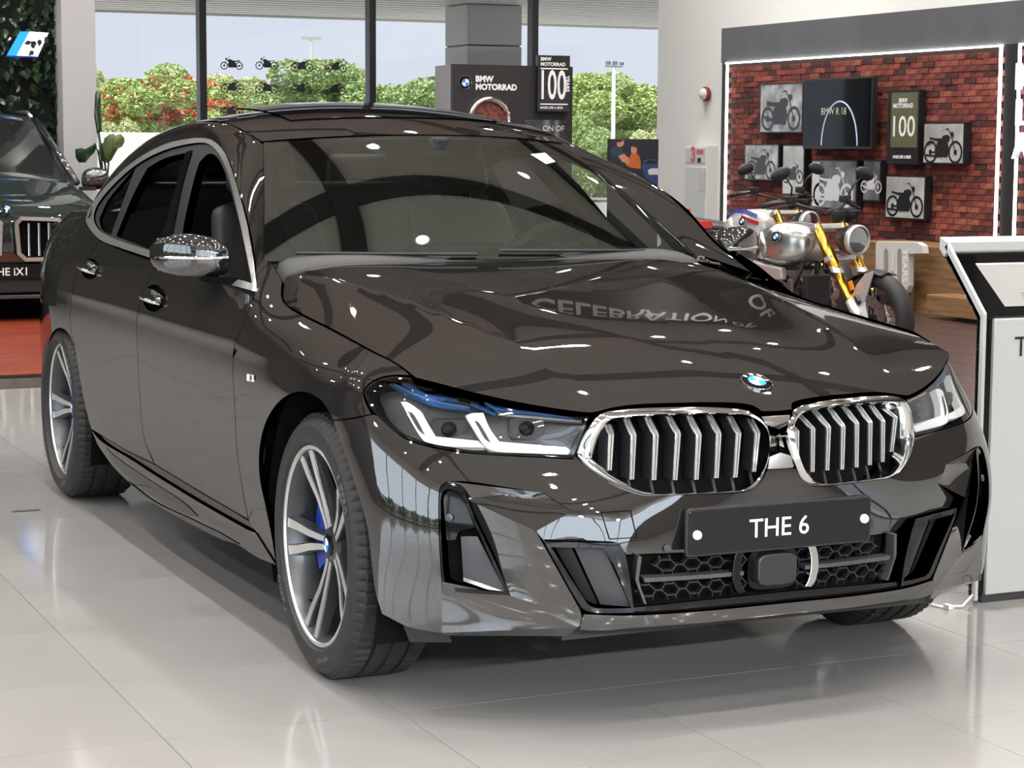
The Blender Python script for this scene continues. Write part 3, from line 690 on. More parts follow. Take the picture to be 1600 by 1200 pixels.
# windows on the side
CO = [(402, 457, 1), (332, 437), (235, 403), (190, 388), (157, 375), (137, 352), (135, 340), (147, 315), (172, 285), (210, 252), (255, 227), (297, 217), (325, 217), (342, 227), (355, 245), (375, 305), (392, 375), (401, 442)]
CI = [(394, 443, 1), (332, 425), (235, 392), (198, 380), (177, 372), (156, 360), (147, 342), (153, 320), (180, 287), (215, 257), (255, 236), (297, 225), (322, 224), (337, 234), (349, 252), (362, 290), (377, 355), (389, 412)]
panel('window_chrome', BODY, B(CO), SATIN, car, holes=[B(CI)], sp=.05, off=.002, lip=.008, gap=0)
FW = [(392, 440, 1), (330, 424), (285, 408, 1), (283, 362), (300, 282), (309, 252, 1), (325, 238), (337, 244), (350, 270), (362, 310), (376, 365), (386, 415)]
RW = [(179, 368, 1), (205, 378), (233, 389, 1), (252, 366), (270, 302), (289, 237, 1), (255, 246), (228, 261, 1), (205, 305)]
QW = [(153, 341, 1), (167, 311), (195, 277), (210, 259, 1), (197, 295), (171, 366, 1), (157, 357)]
panel('window_frame', BODY, B(CI), BLACKS, car, holes=[B(FW), B(RW), B(QW)], sp=.06, off=-.006, lip=.03, gap=0)
panel('quarter_glass', BODY, B(QW), DGLASS, car, sp=.06, off=-.012, lip=0, gap=-.01)
panel('rear_door_glass', BODY, B([(178, 368, 1), (205, 379), (233, 391, 1), (252, 366), (263, 323, 1), (235, 325), (193, 336, 1)]), DGLASS, car, sp=.06, off=-.016, lip=0, gap=-.008)
panel('pillar_gloss', BODY, B([(235, 392, 1), (252, 366), (270, 302), (289, 237, 1), (299, 234, 1), (281, 300), (262, 398, 1)]), GLOSS, car, sp=.06, off=-.003, lip=.004, gap=0)
# pillar, roof rail and rear pillar: strip between glass/roof edge and the window chrome
OP = [(399, 455), (396, 410), (385, 348), (372, 292), (357, 248), (343, 227), (325, 216), (297, 216), (255, 226), (210, 251), (172, 284), (147, 314), (135, 341)]
O3 = np.concatenate([bx(0, *OP), BODY.pt(BODY.at_x([-4.08], 1.10), 0)])
I3 = np.concatenate([WS.ev(np.array([(-1, t) for t in (0.0, .25, .5, .75, .95)])), roof_edge(np.array([-1.60, -1.72, -1.95, -2.35, -2.80, -3.22, -3.62, -3.85, -4.12]))*[1, -1, 1]])
I3[0] = WS.ev(np.array([(-1, .0)]))[0]+[0.0, -.0, .0]
k0 = np.arange(len(I3), dtype=float); kk = np.linspace(0, len(I3)-1, 70)
Io, Oo = hermite(k0, I3, kk), hermite(k0, O3, kk); V = []; m_ = 9
for i in range(len(kk)):
    a, b = Io[i], Oo[i]; n = np.array([.1, -.75, .65]); n /= np.linalg.norm(n)
    for j in range(m_):
        t = j/(m_-1); V.append(a+(b-a)*t+n*.016*math.sin(PI*t)**.8*min(1, i/8+.3)-(n*.004 if j in (0,) else 0))
F = [(i*m_+j, i*m_+j+1, (i+1)*m_+j+1, (i+1)*m_+j) for i in range(len(kk)-1) for j in range(m_-1)]
both('roof_rail', V, F, PAINT, car, True)
# pillar foot beside the hood
panel('pillar_foot', BODY, B([(399, 457, 1), (402, 431), (424, 408, 1), (413, 402, 1), (400, 420, 1), (396, 445, 1)]), PAINT, car, sp=.04, lip=.01)
# roof, glass roof, windscreen, rear screen
rl = np.array([(a, 0) for a in np.linspace(-1, 1, 40)]+[(1, t) for t in np.linspace(0, 1, 60)[1:]]+[(a, 1) for a in np.linspace(1, -1, 40)[1:]]+[(-1, t) for t in np.linspace(1, 0, 60)[1:-1]])
rr = np.array([(a, .62) for a in np.linspace(-.84, .84, 20)]+[(.86, t) for t in np.linspace(.64, .94, 10)]+[(a, .96) for a in np.linspace(.84, -.84, 20)]+[(-.86, t) for t in np.linspace(.94, .64, 10)])
panel('roof', ROOF, rl, PAINT, car, holes=[rr], sp=.05, both=False, gap=.004, lip=.012)
rg = np.array([(a, .10) for a in np.linspace(-.68, .68, 30)]+[(.68, t) for t in np.linspace(.10, .34, 14)[1:]]+[(a, .34) for a in np.linspace(.68, -.68, 30)[1:]]+[(-.68, t) for t in np.linspace(.34, .10, 14)[1:-1]])
panel('glass_roof', ROOF, rg, GLOSS, car, sp=.05, both=False, gap=0, off=.003, lip=.006, bulge=lambda Q: .020*np.clip((Q[:, 1]-.10)/.22, 0, 1)**1.3)
panel('rear_screen', ROOF, rr, RGLASS, car, sp=.08, both=False, gap=0, off=.003, lip=.004)
wl = np.array([(a, .0) for a in np.linspace(-1, 1, 40)]+[(1, t) for t in np.linspace(0, 1, 20)[1:]]+[(a, 1) for a in np.linspace(1, -1, 40)[1:]]+[(-1, t) for t in np.linspace(1, 0, 20)[1:-1]])
panel('windscreen', WS, wl, WGLASS, car, sp=.08, both=False, gap=.004, lip=0)
wh = smoothpoly([(-.86, .09), (-.6, .055), (0, .05), (.6, .055), (.86, .09), (.93, .3), (.93, .7), (.90, .90), (.6, .935), (.22, .925, 1), (.12, .80), (-.12, .80), (-.22, .925, 1), (-.6, .935), (-.90, .90), (-.93, .7), (-.93, .3)], True, .05)
panel('windscreen_border', WS, wl, GLOSS, car, holes=[wh], sp=.1, both=False, gap=.006, off=-.006, lip=0)
cw = MB()
for sg in (1, -1):
    P = [WS.ev(np.array([(sg*.3, -.01)]))[0]+[.03, 0, .0], WS.ev(np.array([(sg*.62, .02)]))[0]+[.02, 0, .012], WS.ev(np.array([(sg*.95, .03)]))[0]+[.01, 0, .012]]
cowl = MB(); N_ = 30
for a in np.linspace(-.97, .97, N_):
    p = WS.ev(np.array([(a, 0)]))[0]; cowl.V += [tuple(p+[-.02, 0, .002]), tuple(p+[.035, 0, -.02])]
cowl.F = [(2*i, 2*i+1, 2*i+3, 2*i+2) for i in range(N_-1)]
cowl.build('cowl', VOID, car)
# ------------------------------------------------------------------ the car's front end
def joined(name, objs, parent):
    """one mesh out of the two mirrored halves of a piece"""
    V = []; F = []; NN = []
    for o in objs:
        me = o.data; n = len(V); V += [v.co[:] for v in me.vertices]; F += [tuple(i+n for i in p.vertices) for p in me.polygons]
        nn = np.zeros((len(me.vertices), 3))
        cn = np.array([c.vector[:] for c in me.corner_normals]); vi = np.array([l.vertex_index for l in me.loops]); nn[vi] = cn; NN += nn.tolist()
    m = objs[0].data.materials[0]
    for o in objs:
        me = o.data; bpy.data.objects.remove(o); bpy.data.meshes.remove(me)
    return mesh(name, V, F, m, parent, True, NN)
def P3(px, py, off=0.0):
    return BODY.pt(BODY.inv(np.array([[px, py]], float), off), off)[0]
def patch(name, corners, m, parent, n=8, sag=0.0):
    c = [P3(*k) for k in corners]
    if len(c) == 3: c.append(c[2])
    V = []
    nn = np.cross(c[1]-c[0], c[3]-c[0]); nn /= np.linalg.norm(nn)+1e-9
    if nn[0]-nn[1] < 0: nn = -nn
    for i in range(n+1):
        for j in range(n+1):
            u, v = i/n, j/n; V.append(c[0]*(1-u)*(1-v)+c[1]*u*(1-v)+c[2]*u*v+c[3]*(1-u)*v+nn*sag*16*u*(1-u)*v*(1-v))
    F = [(i*(n+1)+j, (i+1)*(n+1)+j, (i+1)*(n+1)+j+1, i*(n+1)+j+1) for i in range(n) for j in range(n)]
    return both(name, V, F, m, parent, True)
def snap0(uv):
    uv = np.array(uv); uv[uv[:, 0] < .03, 0] = 0.0; return uv
KID_O = [(899, 711, 1), (906, 690), (918, 667), (928, 652), (940, 643.5), (960, 640), (1000, 637), (1060, 635), (1110, 635), (1150, 637), (1172, 641), (1188, 650), (1199, 663), (1204, 682), (1203, 706), (1198, 730), (1190, 750), (1178, 763), (1155, 769), (1120, 771), (1060, 773.5), (1012, 773), (985, 766), (955, 754.5), (918, 731)]
KID_I = [(925, 715.5, 1), (929, 700), (936, 680), (948, 661.5), (964, 655), (1015, 650), (1070, 648), (1120, 647), (1165, 649.5), (1184.5, 657), (1198, 671), (1202, 686), (1201, 708), (1195, 730.5), (1183, 748.5), (1165, 763), (1140, 767), (1120, 768), (1060, 770.5), (1015, 770), (992, 763), (970, 751), (947, 735)]
# upper bumper skin
ub = B([(1213, 733, 1), (1199, 735, 1), (1191, 750), (1179, 763), (1155, 770), (1120, 772), (1060, 774), (1012, 774), (985, 767), (955, 755), (917, 731), (899, 713, 1), (895, 718, 1), (815, 714), (760, 711), (710, 706), (672, 699), (647, 692), (628, 683), (610, 669), (590, 650), (582, 648, 1), (545, 656), (521, 658, 1),
        (545, 725), (573, 820), (586, 920), (597, 959, 1), (640, 980), (690, 989, 1), (691, 945), (690, 909, 1), (686, 850), (685, 781), (688, 760), (698, 752, 1), (730, 752), (785, 760), (850, 770, 1), (894, 799, 1), (1000, 791), (1100, 784), (1213, 776, 1)], step=7)
joined('front_bumper', panel('front_bumper', BODY, snap0(ub), PAINT, car, sp=.022, gap=0, lip=.012), car)
# facets round the outer air slot
patch('bumper_band', [(698, 752, 0), (850, 770, 0), (790, 774, -.012), (727, 779, -.02)], PAINT, car)
patch('bumper_ledge', [(727, 779, -.02), (850, 770, -.004), (894, 799, 0), (837, 830, .016)], PAINT, car, sag=-.006)
patch('bumper_blade', [(727, 779, -.02), (837, 830, .016), (906, 953, .006), (794, 930, -.004)], PAINT, car, sag=.003)
patch('bumper_blade_foot', [(794, 930, -.004), (906, 953, .006), (912, 975, .004), (903, 980, .006)], PAINT, car)
patch('bumper_fang', [(691, 909, -.002), (794, 930, -.004), (903, 980, .006), (690, 989, .012)], PAINT, car, sag=-.004)
patch('bumper_fang_edge', [(690, 989, .012), (903, 980, .006), (886, 994, -.01), (700, 993, -.01)], PAINT, car)
panel('air_slot', BODY, B([(684, 776, 1), (690, 757), (712, 757, 1), (744, 808), (800, 932, 1), (740, 930), (692, 914, 1)], off=-.05), VOID, car, off=-.05, gap=0, lip=0, sp=.05)
panel('air_slot_rim', BODY, B([(683, 781, 1), (688, 758), (700, 751), (722, 762), (744, 815), (798, 931, 1), (706, 924), (689, 912, 1)], off=-.002), GLOSS, car, holes=[B([(688, 783), (692, 768), (701, 764), (719, 772), (741, 818), (790, 926, 1), (708, 918), (694, 908)], off=-.002)], off=-.004, gap=0, lip=.05, sp=.05)
patch('air_slot_vane', [(720, 838, -.02), (746, 838, -.035), (792, 928, -.01), (724, 904, -.03)], GREYP, car)
patch('air_slot_bar', [(724, 902, -.03), (793, 926, -.008), (793, 931, -.008), (724, 908, -.02)], SATIN, car)
panel('sensor_post', BODY, B([(692, 772, 1), (703, 766), (720, 775), (742, 824, 1), (716, 832), (712, 843), (698, 844, 1)], off=-.016), GLOSS, car, off=-.016, gap=0, lip=.02, sp=.05)
for px_, off_ in ((702, -.012),):
    c = P3(px_, 809, -.012); n = BODY.nrm(BODY.inv(np.array([[px_, 809.]])))[0]; ex = np.cross([0, 0, 1], n); ex /= np.linalg.norm(ex); ey = np.cross(n, ex)
    mb = MB().lathe([(.0001, .004), (.009, .004), (.010, .002), (.0101, 0)], 20); mb.xf(lambda v: c+v[0]*ex+v[1]*ey+v[2]*n); build2(mb, 'parking_sensor', GREYP, car, True)
# centre panel, lower openings
cp = B([(1213, 776, 1), (1100, 784), (1000, 791), (894, 799, 1), (837, 830, 1), (852, 848, 1), (969, 849, 1), (986, 872, 1), (1213, 862, 1)], step=7)
joined('bumper_centre', panel('bumper_centre', BODY, snap0(cp), PAINT, car, sp=.022, gap=0, lip=.012, bulge=lambda Q: -.030*np.clip((.545-Q[:, 1])/.09, 0, 1.2)), car)
bk = B([(1213, 860, 1), (980, 868, 1), (905, 962, 1), (1213, 946, 1)], off=-.075)
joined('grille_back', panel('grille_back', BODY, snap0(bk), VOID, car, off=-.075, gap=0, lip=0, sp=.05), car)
DO = [(850, 846, 1), (968, 849, 1), (978, 870), (991, 957, 1), (950, 958), (920, 956), (908, 948)]
DI = [(861, 855, 1), (943, 857, 1), (962, 890), (986, 950, 1), (950, 951), (926, 949), (917, 942)]
panel('duct_frame', BODY, B(DO, off=.004), GLOSS, car, holes=[B(DI, off=.004)], off=.004, gap=0, lip=.07, sp=.05)
panel('duct_back', BODY, B(DO, off=-.06), VOID, car, off=-.06, gap=0, lip=0, sp=.05)
patch('duct_vane', [(898, 856, -.03), (944, 858, -.012), (987, 951, -.008), (938, 944, -.035)], GREYP, car)
patch('duct_vane', [(868, 856, -.04), (893, 856, -.03), (934, 944, -.035), (918, 944, -.045)], BLACK, car)
lipv = B([(906, 984, 1), (912, 960, 1), (990, 962), (1100, 955), (1213, 944, 1), (1213, 961, 1), (1100, 973), (990, 981), (944, 985)], off=.012, step=7)
joined('front_lip', panel('front_lip', BODY, snap0(lipv), PAINT, car, off=.012, gap=0, lip=.05, sp=.03), car)
lz = B([(905, 962, 1), (985, 950, 1), (1213, 926, 1), (1213, 950, 1), (1100, 960), (912, 966)], off=-.005, step=7)
joined('lower_scoop', panel('lower_scoop', BODY, snap0(lz), GLOSS, car, off=-.005, gap=0, lip=.01, sp=.03), car)
patch('splash_lip', [(628, 972, -.03), (700, 986, -.03), (706, 1004, -.05), (640, 1003, -.05)], BLACKS, car)
# honeycomb
hb = MB(); QB = BODY.inv(np.array([[1000., 876.], [1012., 936.]]), -.03); zt, zb = QB[0, 1], QB[1, 1]; smax = QB[:, 0].max()
def sl(s, z, off): return BODY.pt(np.array([[max(abs(s), 0), z]]), off, -1 if s >= 0 else 1)[0]
hw = .060
def bar(a, b, w, d, off):
    P = []
    a = np.array(a); b = np.array(b); t = (b-a)/np.linalg.norm(b-a); n = np.array([-t[1], t[0]])*w/2
    for o_ in (off, off-d):
        for q in (a+n, a-n, b-n, b+n): P.append(sl(q[0], q[1], o_))
    hb.add(P, [(0, 1, 2, 3), (0, 4, 5, 1), (2, 6, 7, 3), (0, 3, 7, 4), (1, 5, 6, 2)])
ZB_ = BODY.inv(np.array([[1094., 880.], [1090., 918.]]), -.03)[:, 1]
zt = ZB_[0]+.027; zb = ZB_[1]-.028
for band in (0, 1):
    zm = ZB_[band]; hx, hz = .0225, .0135
    for i in range(-8, 8):
        c = (i+.5)*hw
        lim = smax+(.02 if band else 0)-.02
        if abs(c) > lim or abs(c) < .085: continue
        for sx in (-1, 1):
            for sz in (-1, 1):
                bar((c+sx*hx, zm), (c+sx*hx*.5, zm+sz*hz), .0028, .02, -.03); bar((c+sx*hx*.5, zm+sz*hz), (c+sx*hx*.5, zm+sz*.025), .0022, .02, -.033)
            bar((c+sx*hx, zm), (c+sx*hw/2, zm), .0028, .02, -.03)
        for sz in (-1, 1): bar((c-hx*.5, zm+sz*hz), (c+hx*.5, zm+sz*hz), .0028, .02, -.03)
hb.build('honeycomb_mesh', BLACKS, car)['kind'] = 'stuff'
hb = MB(); zc_ = (ZB_[0]+ZB_[1])/2
for sg in (1, -1):
    for k in range(8):
        a = .085+(smax-.085)*k/8; b = .085+(smax-.085)*(k+1)/8; bar((sg*a, zc_), (sg*b, zc_), .010, .03, -.012)
    bar((sg*(smax-.006), zt+.004), (sg*(smax+.018), zc_), .008, .03, -.012); bar((sg*(smax+.018), zc_), (sg*(smax+.014), zb), .006, .03, -.012)
hb.build('grille_bar', GREYP, car)['kind'] = 'stuff'
# radar
mb = MB(); pts = []
for k in range(40):
    th = 2*PI*k/40; c_, s_ = math.cos(th), math.sin(th)
    pts.append((.056*math.copysign(abs(c_)**.55, c_), .040*math.copysign(abs(s_)**.38, s_)))
mb.prism(pts, 0, .03, ((.800, 0, .375), (0, 1, 0), (0, 0, 1), (1, 0, 0))); rad = mb.build('radar_cover', BLACKS, car, bevel=.004)
mb = MB(); mb.prism([(p[0]*1.25, p[1]*1.28-.002) for p in pts], 0, .01, ((.796, 0, .375), (0, 1, 0), (0, 0, 1), (1, 0, 0))); mb.build('radar_housing', GLOSS, car)
mb = MB(); A = [(.083+.018*math.cos(t*1.25), .058*math.sin(t)) for t in np.linspace(-1.25, 1.25, 16)]; Bq = [(.105+.018*math.cos(t*1.25), .060*math.sin(t)) for t in np.linspace(1.25, -1.25, 16)]
mb.prism(A+Bq, 0, .02, ((.802, 0, .378), (0, 1, 0), (0, 0, 1), (1, 0, 0))); mb.build('radar_trim', CHROME, car, bevel=.003)
mb = MB(); mb.prism([(-p[0], p[1]) for p in A+Bq][::-1], 0, .02, ((.802, 0, .378), (0, 1, 0), (0, 0, 1), (1, 0, 0))); mb.build('radar_trim', GLOSS, car, bevel=.003)
# plate
def rrect(w, h, r, n=6):
    P = []
    for cx, cy, a0 in ((w/2-r, h/2-r, 0), (-w/2+r, h/2-r, 90), (-w/2+r, -h/2+r, 180), (w/2-r, -h/2+r, 270)):
        P += [(cx+r*math.cos(math.radians(a0+90*k/n)), cy+r*math.sin(math.radians(a0+90*k/n))) for k in range(n+1)]
    return P
FX = ((0, 1, 0), (0, 0, 1), (1, 0, 0))
plate = MB().prism(rrect(.526, .118, .010), 0, .012, ((.826, 0, .485), *FX)).build('plate', BLACKS, car, bevel=.002)
MB().prism(rrect(.516, .108, .008), 0, .003, ((.838, 0, .485), *FX)).build('plate_face', PLATEM, plate, bevel=.001)
V, F = text_on('THE 6', (.8418, -.005, .482), (0, 1, 0), (0, 0, 1), .066, depth=.0006); mesh('plate_lettering', V, F, LETTER, plate)['kind'] = 'stuff'
for y, z in ((-.236, .480), (.240, .487)):
    MB().lathe([(.0001, .008), (.010, .008), (.0115, .004), (.0115, 0)], 18, 'x', (.841, y, z)).build('plate_bolt', WHITE, plate, True)
# tow cover, small sensors
toc = B([(941, 802, 1), (984, 799, 1), (998, 840, 1), (956, 842, 1)])
def flap_off(Q): return -.030*np.clip((.545-Q[:, 1])/.09, 0, 1.2)
panel('tow_cover_joint', BODY, B([(939, 800, 1), (986, 797, 1), (1000.5, 841.5, 1), (954.5, 844, 1)]), VOID, car, both=False, sp=.02, off=.0006, gap=0, lip=0, bulge=flap_off)
o = panel('tow_cover', BODY, toc, PAINT, car, both=False, sp=.02, off=.0012, gap=0, lip=.003, bulge=flap_off)
for px_, py_ in ((1045, 858),):
    q = BODY.inv(np.array([[px_, py_]], float), -.02); c = BODY.pt(q, -.029)[0]
    mb = MB().lathe([(.0001, .003), (.008, .003), (.0095, .003), (.0105, 0)], 18, 'x', tuple(c)); build2(mb, 'parking_sensor', GREYP, car, True)
# twin grille
def resample(P, n):
    P = np.vstack([P, P[:1]]); d = np.concatenate([[0], np.cumsum(np.linalg.norm(np.diff(P, axis=0), axis=1))]); t = np.linspace(0, d[-1], n, endpoint=False)
    return np.stack([np.interp(t, d, P[:, 0]), np.interp(t, d, P[:, 1])], 1)
nK = 110
ko = smoothpoly(KID_O, True, 4); ki = smoothpoly(KID_I, True, 4); ko = resample(ko, nK)
kd = resample(ki, 1500); ki = np.stack([kd[((kd-p)**2).sum(1).argmin()] for p in ko])
rings = []
for f_, off in ((0, -.03), (0, .001), (.18, .009), (.5, .014), (.85, .012), (1, .006), (1, -.05)):
    px_ = ko+(ki-ko)*f_; rings.append(BODY.pt(BODY.inv(px_, off), off))
mb = MB().loft(rings); V0 = np.array(mb.V)
SL = [[(950, 663), (955.5, 678), (952.5, 735)], [(979, 654), (990.5, 681), (987.5, 749)], [(1011, 651), (1025.5, 680), (1022, 750)], [(1044.5, 650), (1060, 678), (1055, 750)], [(1076.5, 649), (1092.5, 680), (1088, 749.5)],
      [(1108, 648), (1123.5, 678), (1119.5, 747)], [(1140, 650), (1154.5, 677), (1149, 746)], [(1172, 654), (1184, 676.5), (1178, 737)]]
kb = B([(905, 711, 1), (925, 655), (950, 643), (1060, 638), (1165, 642), (1195, 660), (1203, 690), (1195, 735), (1175, 762), (1120, 770), (1012, 772), (955, 752)], off=-.075)
for sg in (1, -1):
    Vk = V0*[1, sg, 1]; Fk = mb.F if sg == 1 else [f[::-1] for f in mb.F]
    fr = mesh('grille_frame', Vk, Fk, CHROME, car, True, sharp=50)
    panel('grille_backing', BODY, kb, VOID, fr, off=-.085, gap=0, lip=0, sp=.06, sgn=-sg, both=False)
    for tp, kp, bp in SL:
        a, k, b = P3(*tp, -.040), P3(*kp, -.004), P3(*bp, -.026); a, k, b = [p*[1, sg, 1] for p in (a, k, b)]
        yy = (a[1]+k[1]+b[1])/3; path = []
        for p, q in ((a, k), (k, b)):
            for t in np.linspace(0, 1, 6)[:-1]: path.append(p+(q-p)*t)
        path.append(b); path = np.array(path)
        rows_ = []
        for i, p in enumerate(path):
            w = np.interp(i, [0, 4, 5, 10], [.0095, .0095, .0075, .0062])
            rows_.append([p+np.array([-.05, w, 0]), p+np.array([-.002, w, 0]), p+np.array([.0015, w*.8, 0]), p+np.array([.0015, w*.22, 0]), p+np.array([-.005, w*.1, 0]), p+np.array([-.005, -w*.1, 0]), p+np.array([.0015, -w*.22, 0]), p+np.array([.0015, -w*.8, 0]), p+np.array([-.002, -w, 0]), p+np.array([-.05, -w, 0])])
        c_ = [r_[1:9] for r_ in rows_]
        MB().loft(c_, closed=False).build('slat', SLATM, fr, True, sharp=30)
        d_ = [[r_[0], r_[1], r_[8], r_[9]] for r_ in rows_]
        MB().loft([[q-np.array([.002, 0, 0]) for q in x] for x in d_], closed=True, cap=True).build('slat_blade', BLACKS, fr)
        tl = [b+np.array([-.02, 0, -.004]), b+np.array([-.004, 0, -.035])]
        if -.42 < yy < .42: MB().tube(tl, .004, 6).build('slat_foot', BLACKS, fr)
br = B([(1190, 651, 1), (1213, 650, 1), (1213, 679, 1), (1203, 679, 1), (1199, 664)], off=.004)
joined('grille_bridge', panel('grille_bridge', BODY, snap0(br), CHROME, car, off=.004, gap=0, lip=.02, sp=.02), car)
br = B([(1204, 683, 1), (1213, 683, 1), (1213, 733, 1), (1200, 733, 1), (1203, 708)], off=-.004)
joined('grille_bridge_panel', panel('grille_bridge_panel', BODY, snap0(br), SATIN, car, off=-.004, gap=0, lip=.01, sp=.02), car)
# emblem builder
def emblem(c, n, up, r, parent, letters=True, name='emblem'):
    n = np.array(n, float); n /= np.linalg.norm(n); up = np.array(up, float); up -= n*(up@n); up /= np.linalg.norm(up); ex = np.cross(up, n); c = np.array(c, float)
    F_ = lambda v: c+v[0]*ex+v[1]*up+v[2]*n
    rim = MB().lathe([(r, -.002), (r, .10*r), (.965*r, .13*r), (.94*r, .12*r), (.94*r, .08*r)], 40).xf(F_).build(name, CHROME, parent, True, sharp=40)
    MB().lathe([(.94*r, .09*r), (.6*r, .14*r)], 40).xf(F_).build('emblem_ring', GLOSS, rim, True)
    MB().lathe([(.60*r, .145*r), (.555*r, .15*r)], 40).xf(F_).build('emblem_ring', CHROME, rim, True)
    for q, m in ((0, EMB_WHITE), (1, EMB_BLUE), (2, EMB_WHITE), (3, EMB_BLUE)):
        MB().lathe([(.57*r, .142*r), (.3*r, .158*r), (.0001, .162*r)], 8, arc=(q*PI/2, (q+1)*PI/2)).xf(F_).build('emblem_quarter', m, rim, True)
    if letters:
        for ch, a in (('B', 128), ('M', 90), ('W', 52)):
            t = math.radians(a); V, F = text_on(ch, (.77*r*math.cos(t), .77*r*math.sin(t), .135*r), (math.sin(t), -math.cos(t), 0), (math.cos(t), math.sin(t), 0), .36*r, bold=.008*r)
            mesh('emblem_letter', [F_(v) for v in V], F, LETTER, rim)
    return rim
q = HOOD.inv(np.array([[1182., 598.]])); c = HOOD.ev(q)[0]; n = HOOD.nrm(q)[0]
emblem(c, n, (-1, 0, .5), .041, car)
# headlamps
HL = [(569.5, 617), (568.7, 612), (573, 604), (585, 595), (601, 589), (620, 587), (641, 589, 1), (685, 600), (722, 610), (777, 624), (827, 634), (877, 641), (922, 647, 1), (913, 672), (902, 700), (895, 716, 1), (852, 715), (815, 712.5), (765, 710.6), (710, 704), (672, 697.5), (647, 690), (628, 681), (610, 667.5), (590, 650), (577, 634)]
def px_strip(pts, w, off, depth=.012):
    """a bar along pixels, w wide across"""
    P = smoothpoly(pts, False, 7); V = []
    t = np.gradient(P, axis=0); t /= np.linalg.norm(t, axis=1, keepdims=True); n = np.stack([-t[:, 1], t[:, 0]], 1)
    w = np.interp(np.linspace(0, 1, len(P)), np.linspace(0, 1, len(w)), w)[:, None]
    a = BODY.pt(BODY.inv(P+n*w/2, off), off); b = BODY.pt(BODY.inv(P-n*w/2, off), off)
    qn = BODY.nrm(BODY.inv(P, off)); m = (a+b)/2+qn*.004
    return MB().loft([[a[i]-qn[i]*depth, a[i], m[i], b[i], b[i]-qn[i]*depth] for i in range(len(P))], closed=False, cap=False)
def poly_bar(px_, off, depth):
    P = smoothpoly(px_, True, 8); q = BODY.inv(P, off); V2, F, L = cdt(q, (), .05); A = BODY.pt(V2, off); N = BODY.nrm(V2); n = len(A)
    t = F[0]; 
    if (np.cross(A[t[1]]-A[t[0]], A[t[2]]-A[t[0]])*N[t[0]]).sum() < 0: F = F[:, ::-1]
    L = L[0]; m = len(L); V = list(A)+[A[i]-N[i]*depth for i in L]; FF = [tuple(f) for f in F]+[(L[k], L[(k+1) % m], n+(k+1) % m, n+k) for k in range(m)]
    mb = MB(); mb.add(V, FF); return mb
HLQ = B(HL, step=6); HLD = B(HL, off=-.055, step=6)
for sg, s2 in ((1, -1), (-1, 1)):
    lamp = panel('headlamp', BODY, HLD, GREYP, car, off=-.055, gap=-.004, lip=0, sp=.03, sgn=s2, both=False)[0]
    panel('lamp_rim', BODY, HLQ, GLOSS, lamp, holes=[B([(575, 616), (577, 606), (590, 596), (620, 591), (641, 593, 1), (685, 604), (722, 614), (777, 628), (827, 638), (877, 645), (915, 651, 1), (906, 676), (888, 711, 1), (815, 708), (765, 706), (710, 699), (672, 692), (647, 684), (628, 675), (610, 661), (590, 642)], step=6)], off=-.002, gap=.001, lip=.05, sp=.05, sgn=s2, both=False)
    panel('lamp_lens', BODY, HLQ, LENS, lamp, off=0, gap=.002, lip=0, sp=.03, sgn=s2, both=False)
    def sub(nm, mb, m, smooth=False, sharp=None):
        V = np.array(mb.V)*[1, sg, 1]; F = mb.F if sg == 1 else [f[::-1] for f in mb.F]; return mesh(nm, V, F, m, lamp, smooth, sharp=sharp)
    sub('light_bar', poly_bar([(626, 628, 1), (636, 628), (657, 642, 1), (668, 661), (681, 682, 1), (747, 689, 1), (757, 699, 1), (700, 697), (668, 692), (655, 680)], -.015, .02), DRL)
    sub('light_bar', poly_bar([(727, 650, 1), (736, 646), (755, 645, 1), (765, 669), (780, 690, 1), (884, 699, 1), (891, 704), (888, 710, 1), (830, 708), (775, 705), (759, 698)], -.013, .02), DRL)
    sub('light_bar_groove', poly_bar([(637, 643, 1), (644, 645), (655, 662), (664, 680, 1), (655, 673), (645, 657)], -.013, .001), BLACKS)
    sub('light_bar_groove', poly_bar([(741, 657, 1), (747, 659), (757, 674), (767, 692, 1), (758, 686), (749, 671)], -.011, .001), BLACKS)
    for pts, w, m, nm in (([(604, 596), (630, 610), (670, 628), (732, 640)], [4, 9, 9, 4], BLUET, 'blue_trim'), ([(612, 598), (640, 612), (672, 625), (734, 637)], [3, 4, 4, 4], SATIN, 'lamp_trim'), ([(627, 596), (645, 606), (664, 618), (715, 626)], [6, 7, 7, 6], BLUET, 'blue_trim'),
                          ([(736, 631), (752, 637), (775, 648)], [6, 6, 4], BLUET, 'blue_trim'), ([(758, 629), (777, 638), (840, 645), (897, 651)], [5, 8, 8, 6], BLUET, 'blue_trim'), ([(773, 641), (785, 647), (840, 652), (909, 658)], [3, 5, 5, 5], SATIN, 'lamp_trim')):
        sub(nm, px_strip(pts, w, -.022), m, True, 40)
    for px_, w in ((700, 20), (822, 24)):
        q = BODY.inv(np.array([[px_, 668.]]), -.03); c = BODY.pt(q, -.040)[0]; n = BODY.nrm(q)[0]*[.8, 1, .4]; n = n/np.linalg.norm(n); n = np.array([.93, -.35, 0]); ex = np.cross([0, 0, 1], n); ex /= np.linalg.norm(ex); ey = np.cross(n, ex)
        mb = MB(); mb.prism(rrect(.085, .05, .012), -.02, .0, (c, ex, ey, n)); sub('projector', mb, BLACKS)
        mb = MB().lathe([(.0001, .016), (.010, .013), (.018, .004), (.020, -.002)], 20); mb.xf(lambda v: c+v[0]*ex+v[1]*ey+v[2]*n); sub('projector_lens', mb, GLOSS, True)
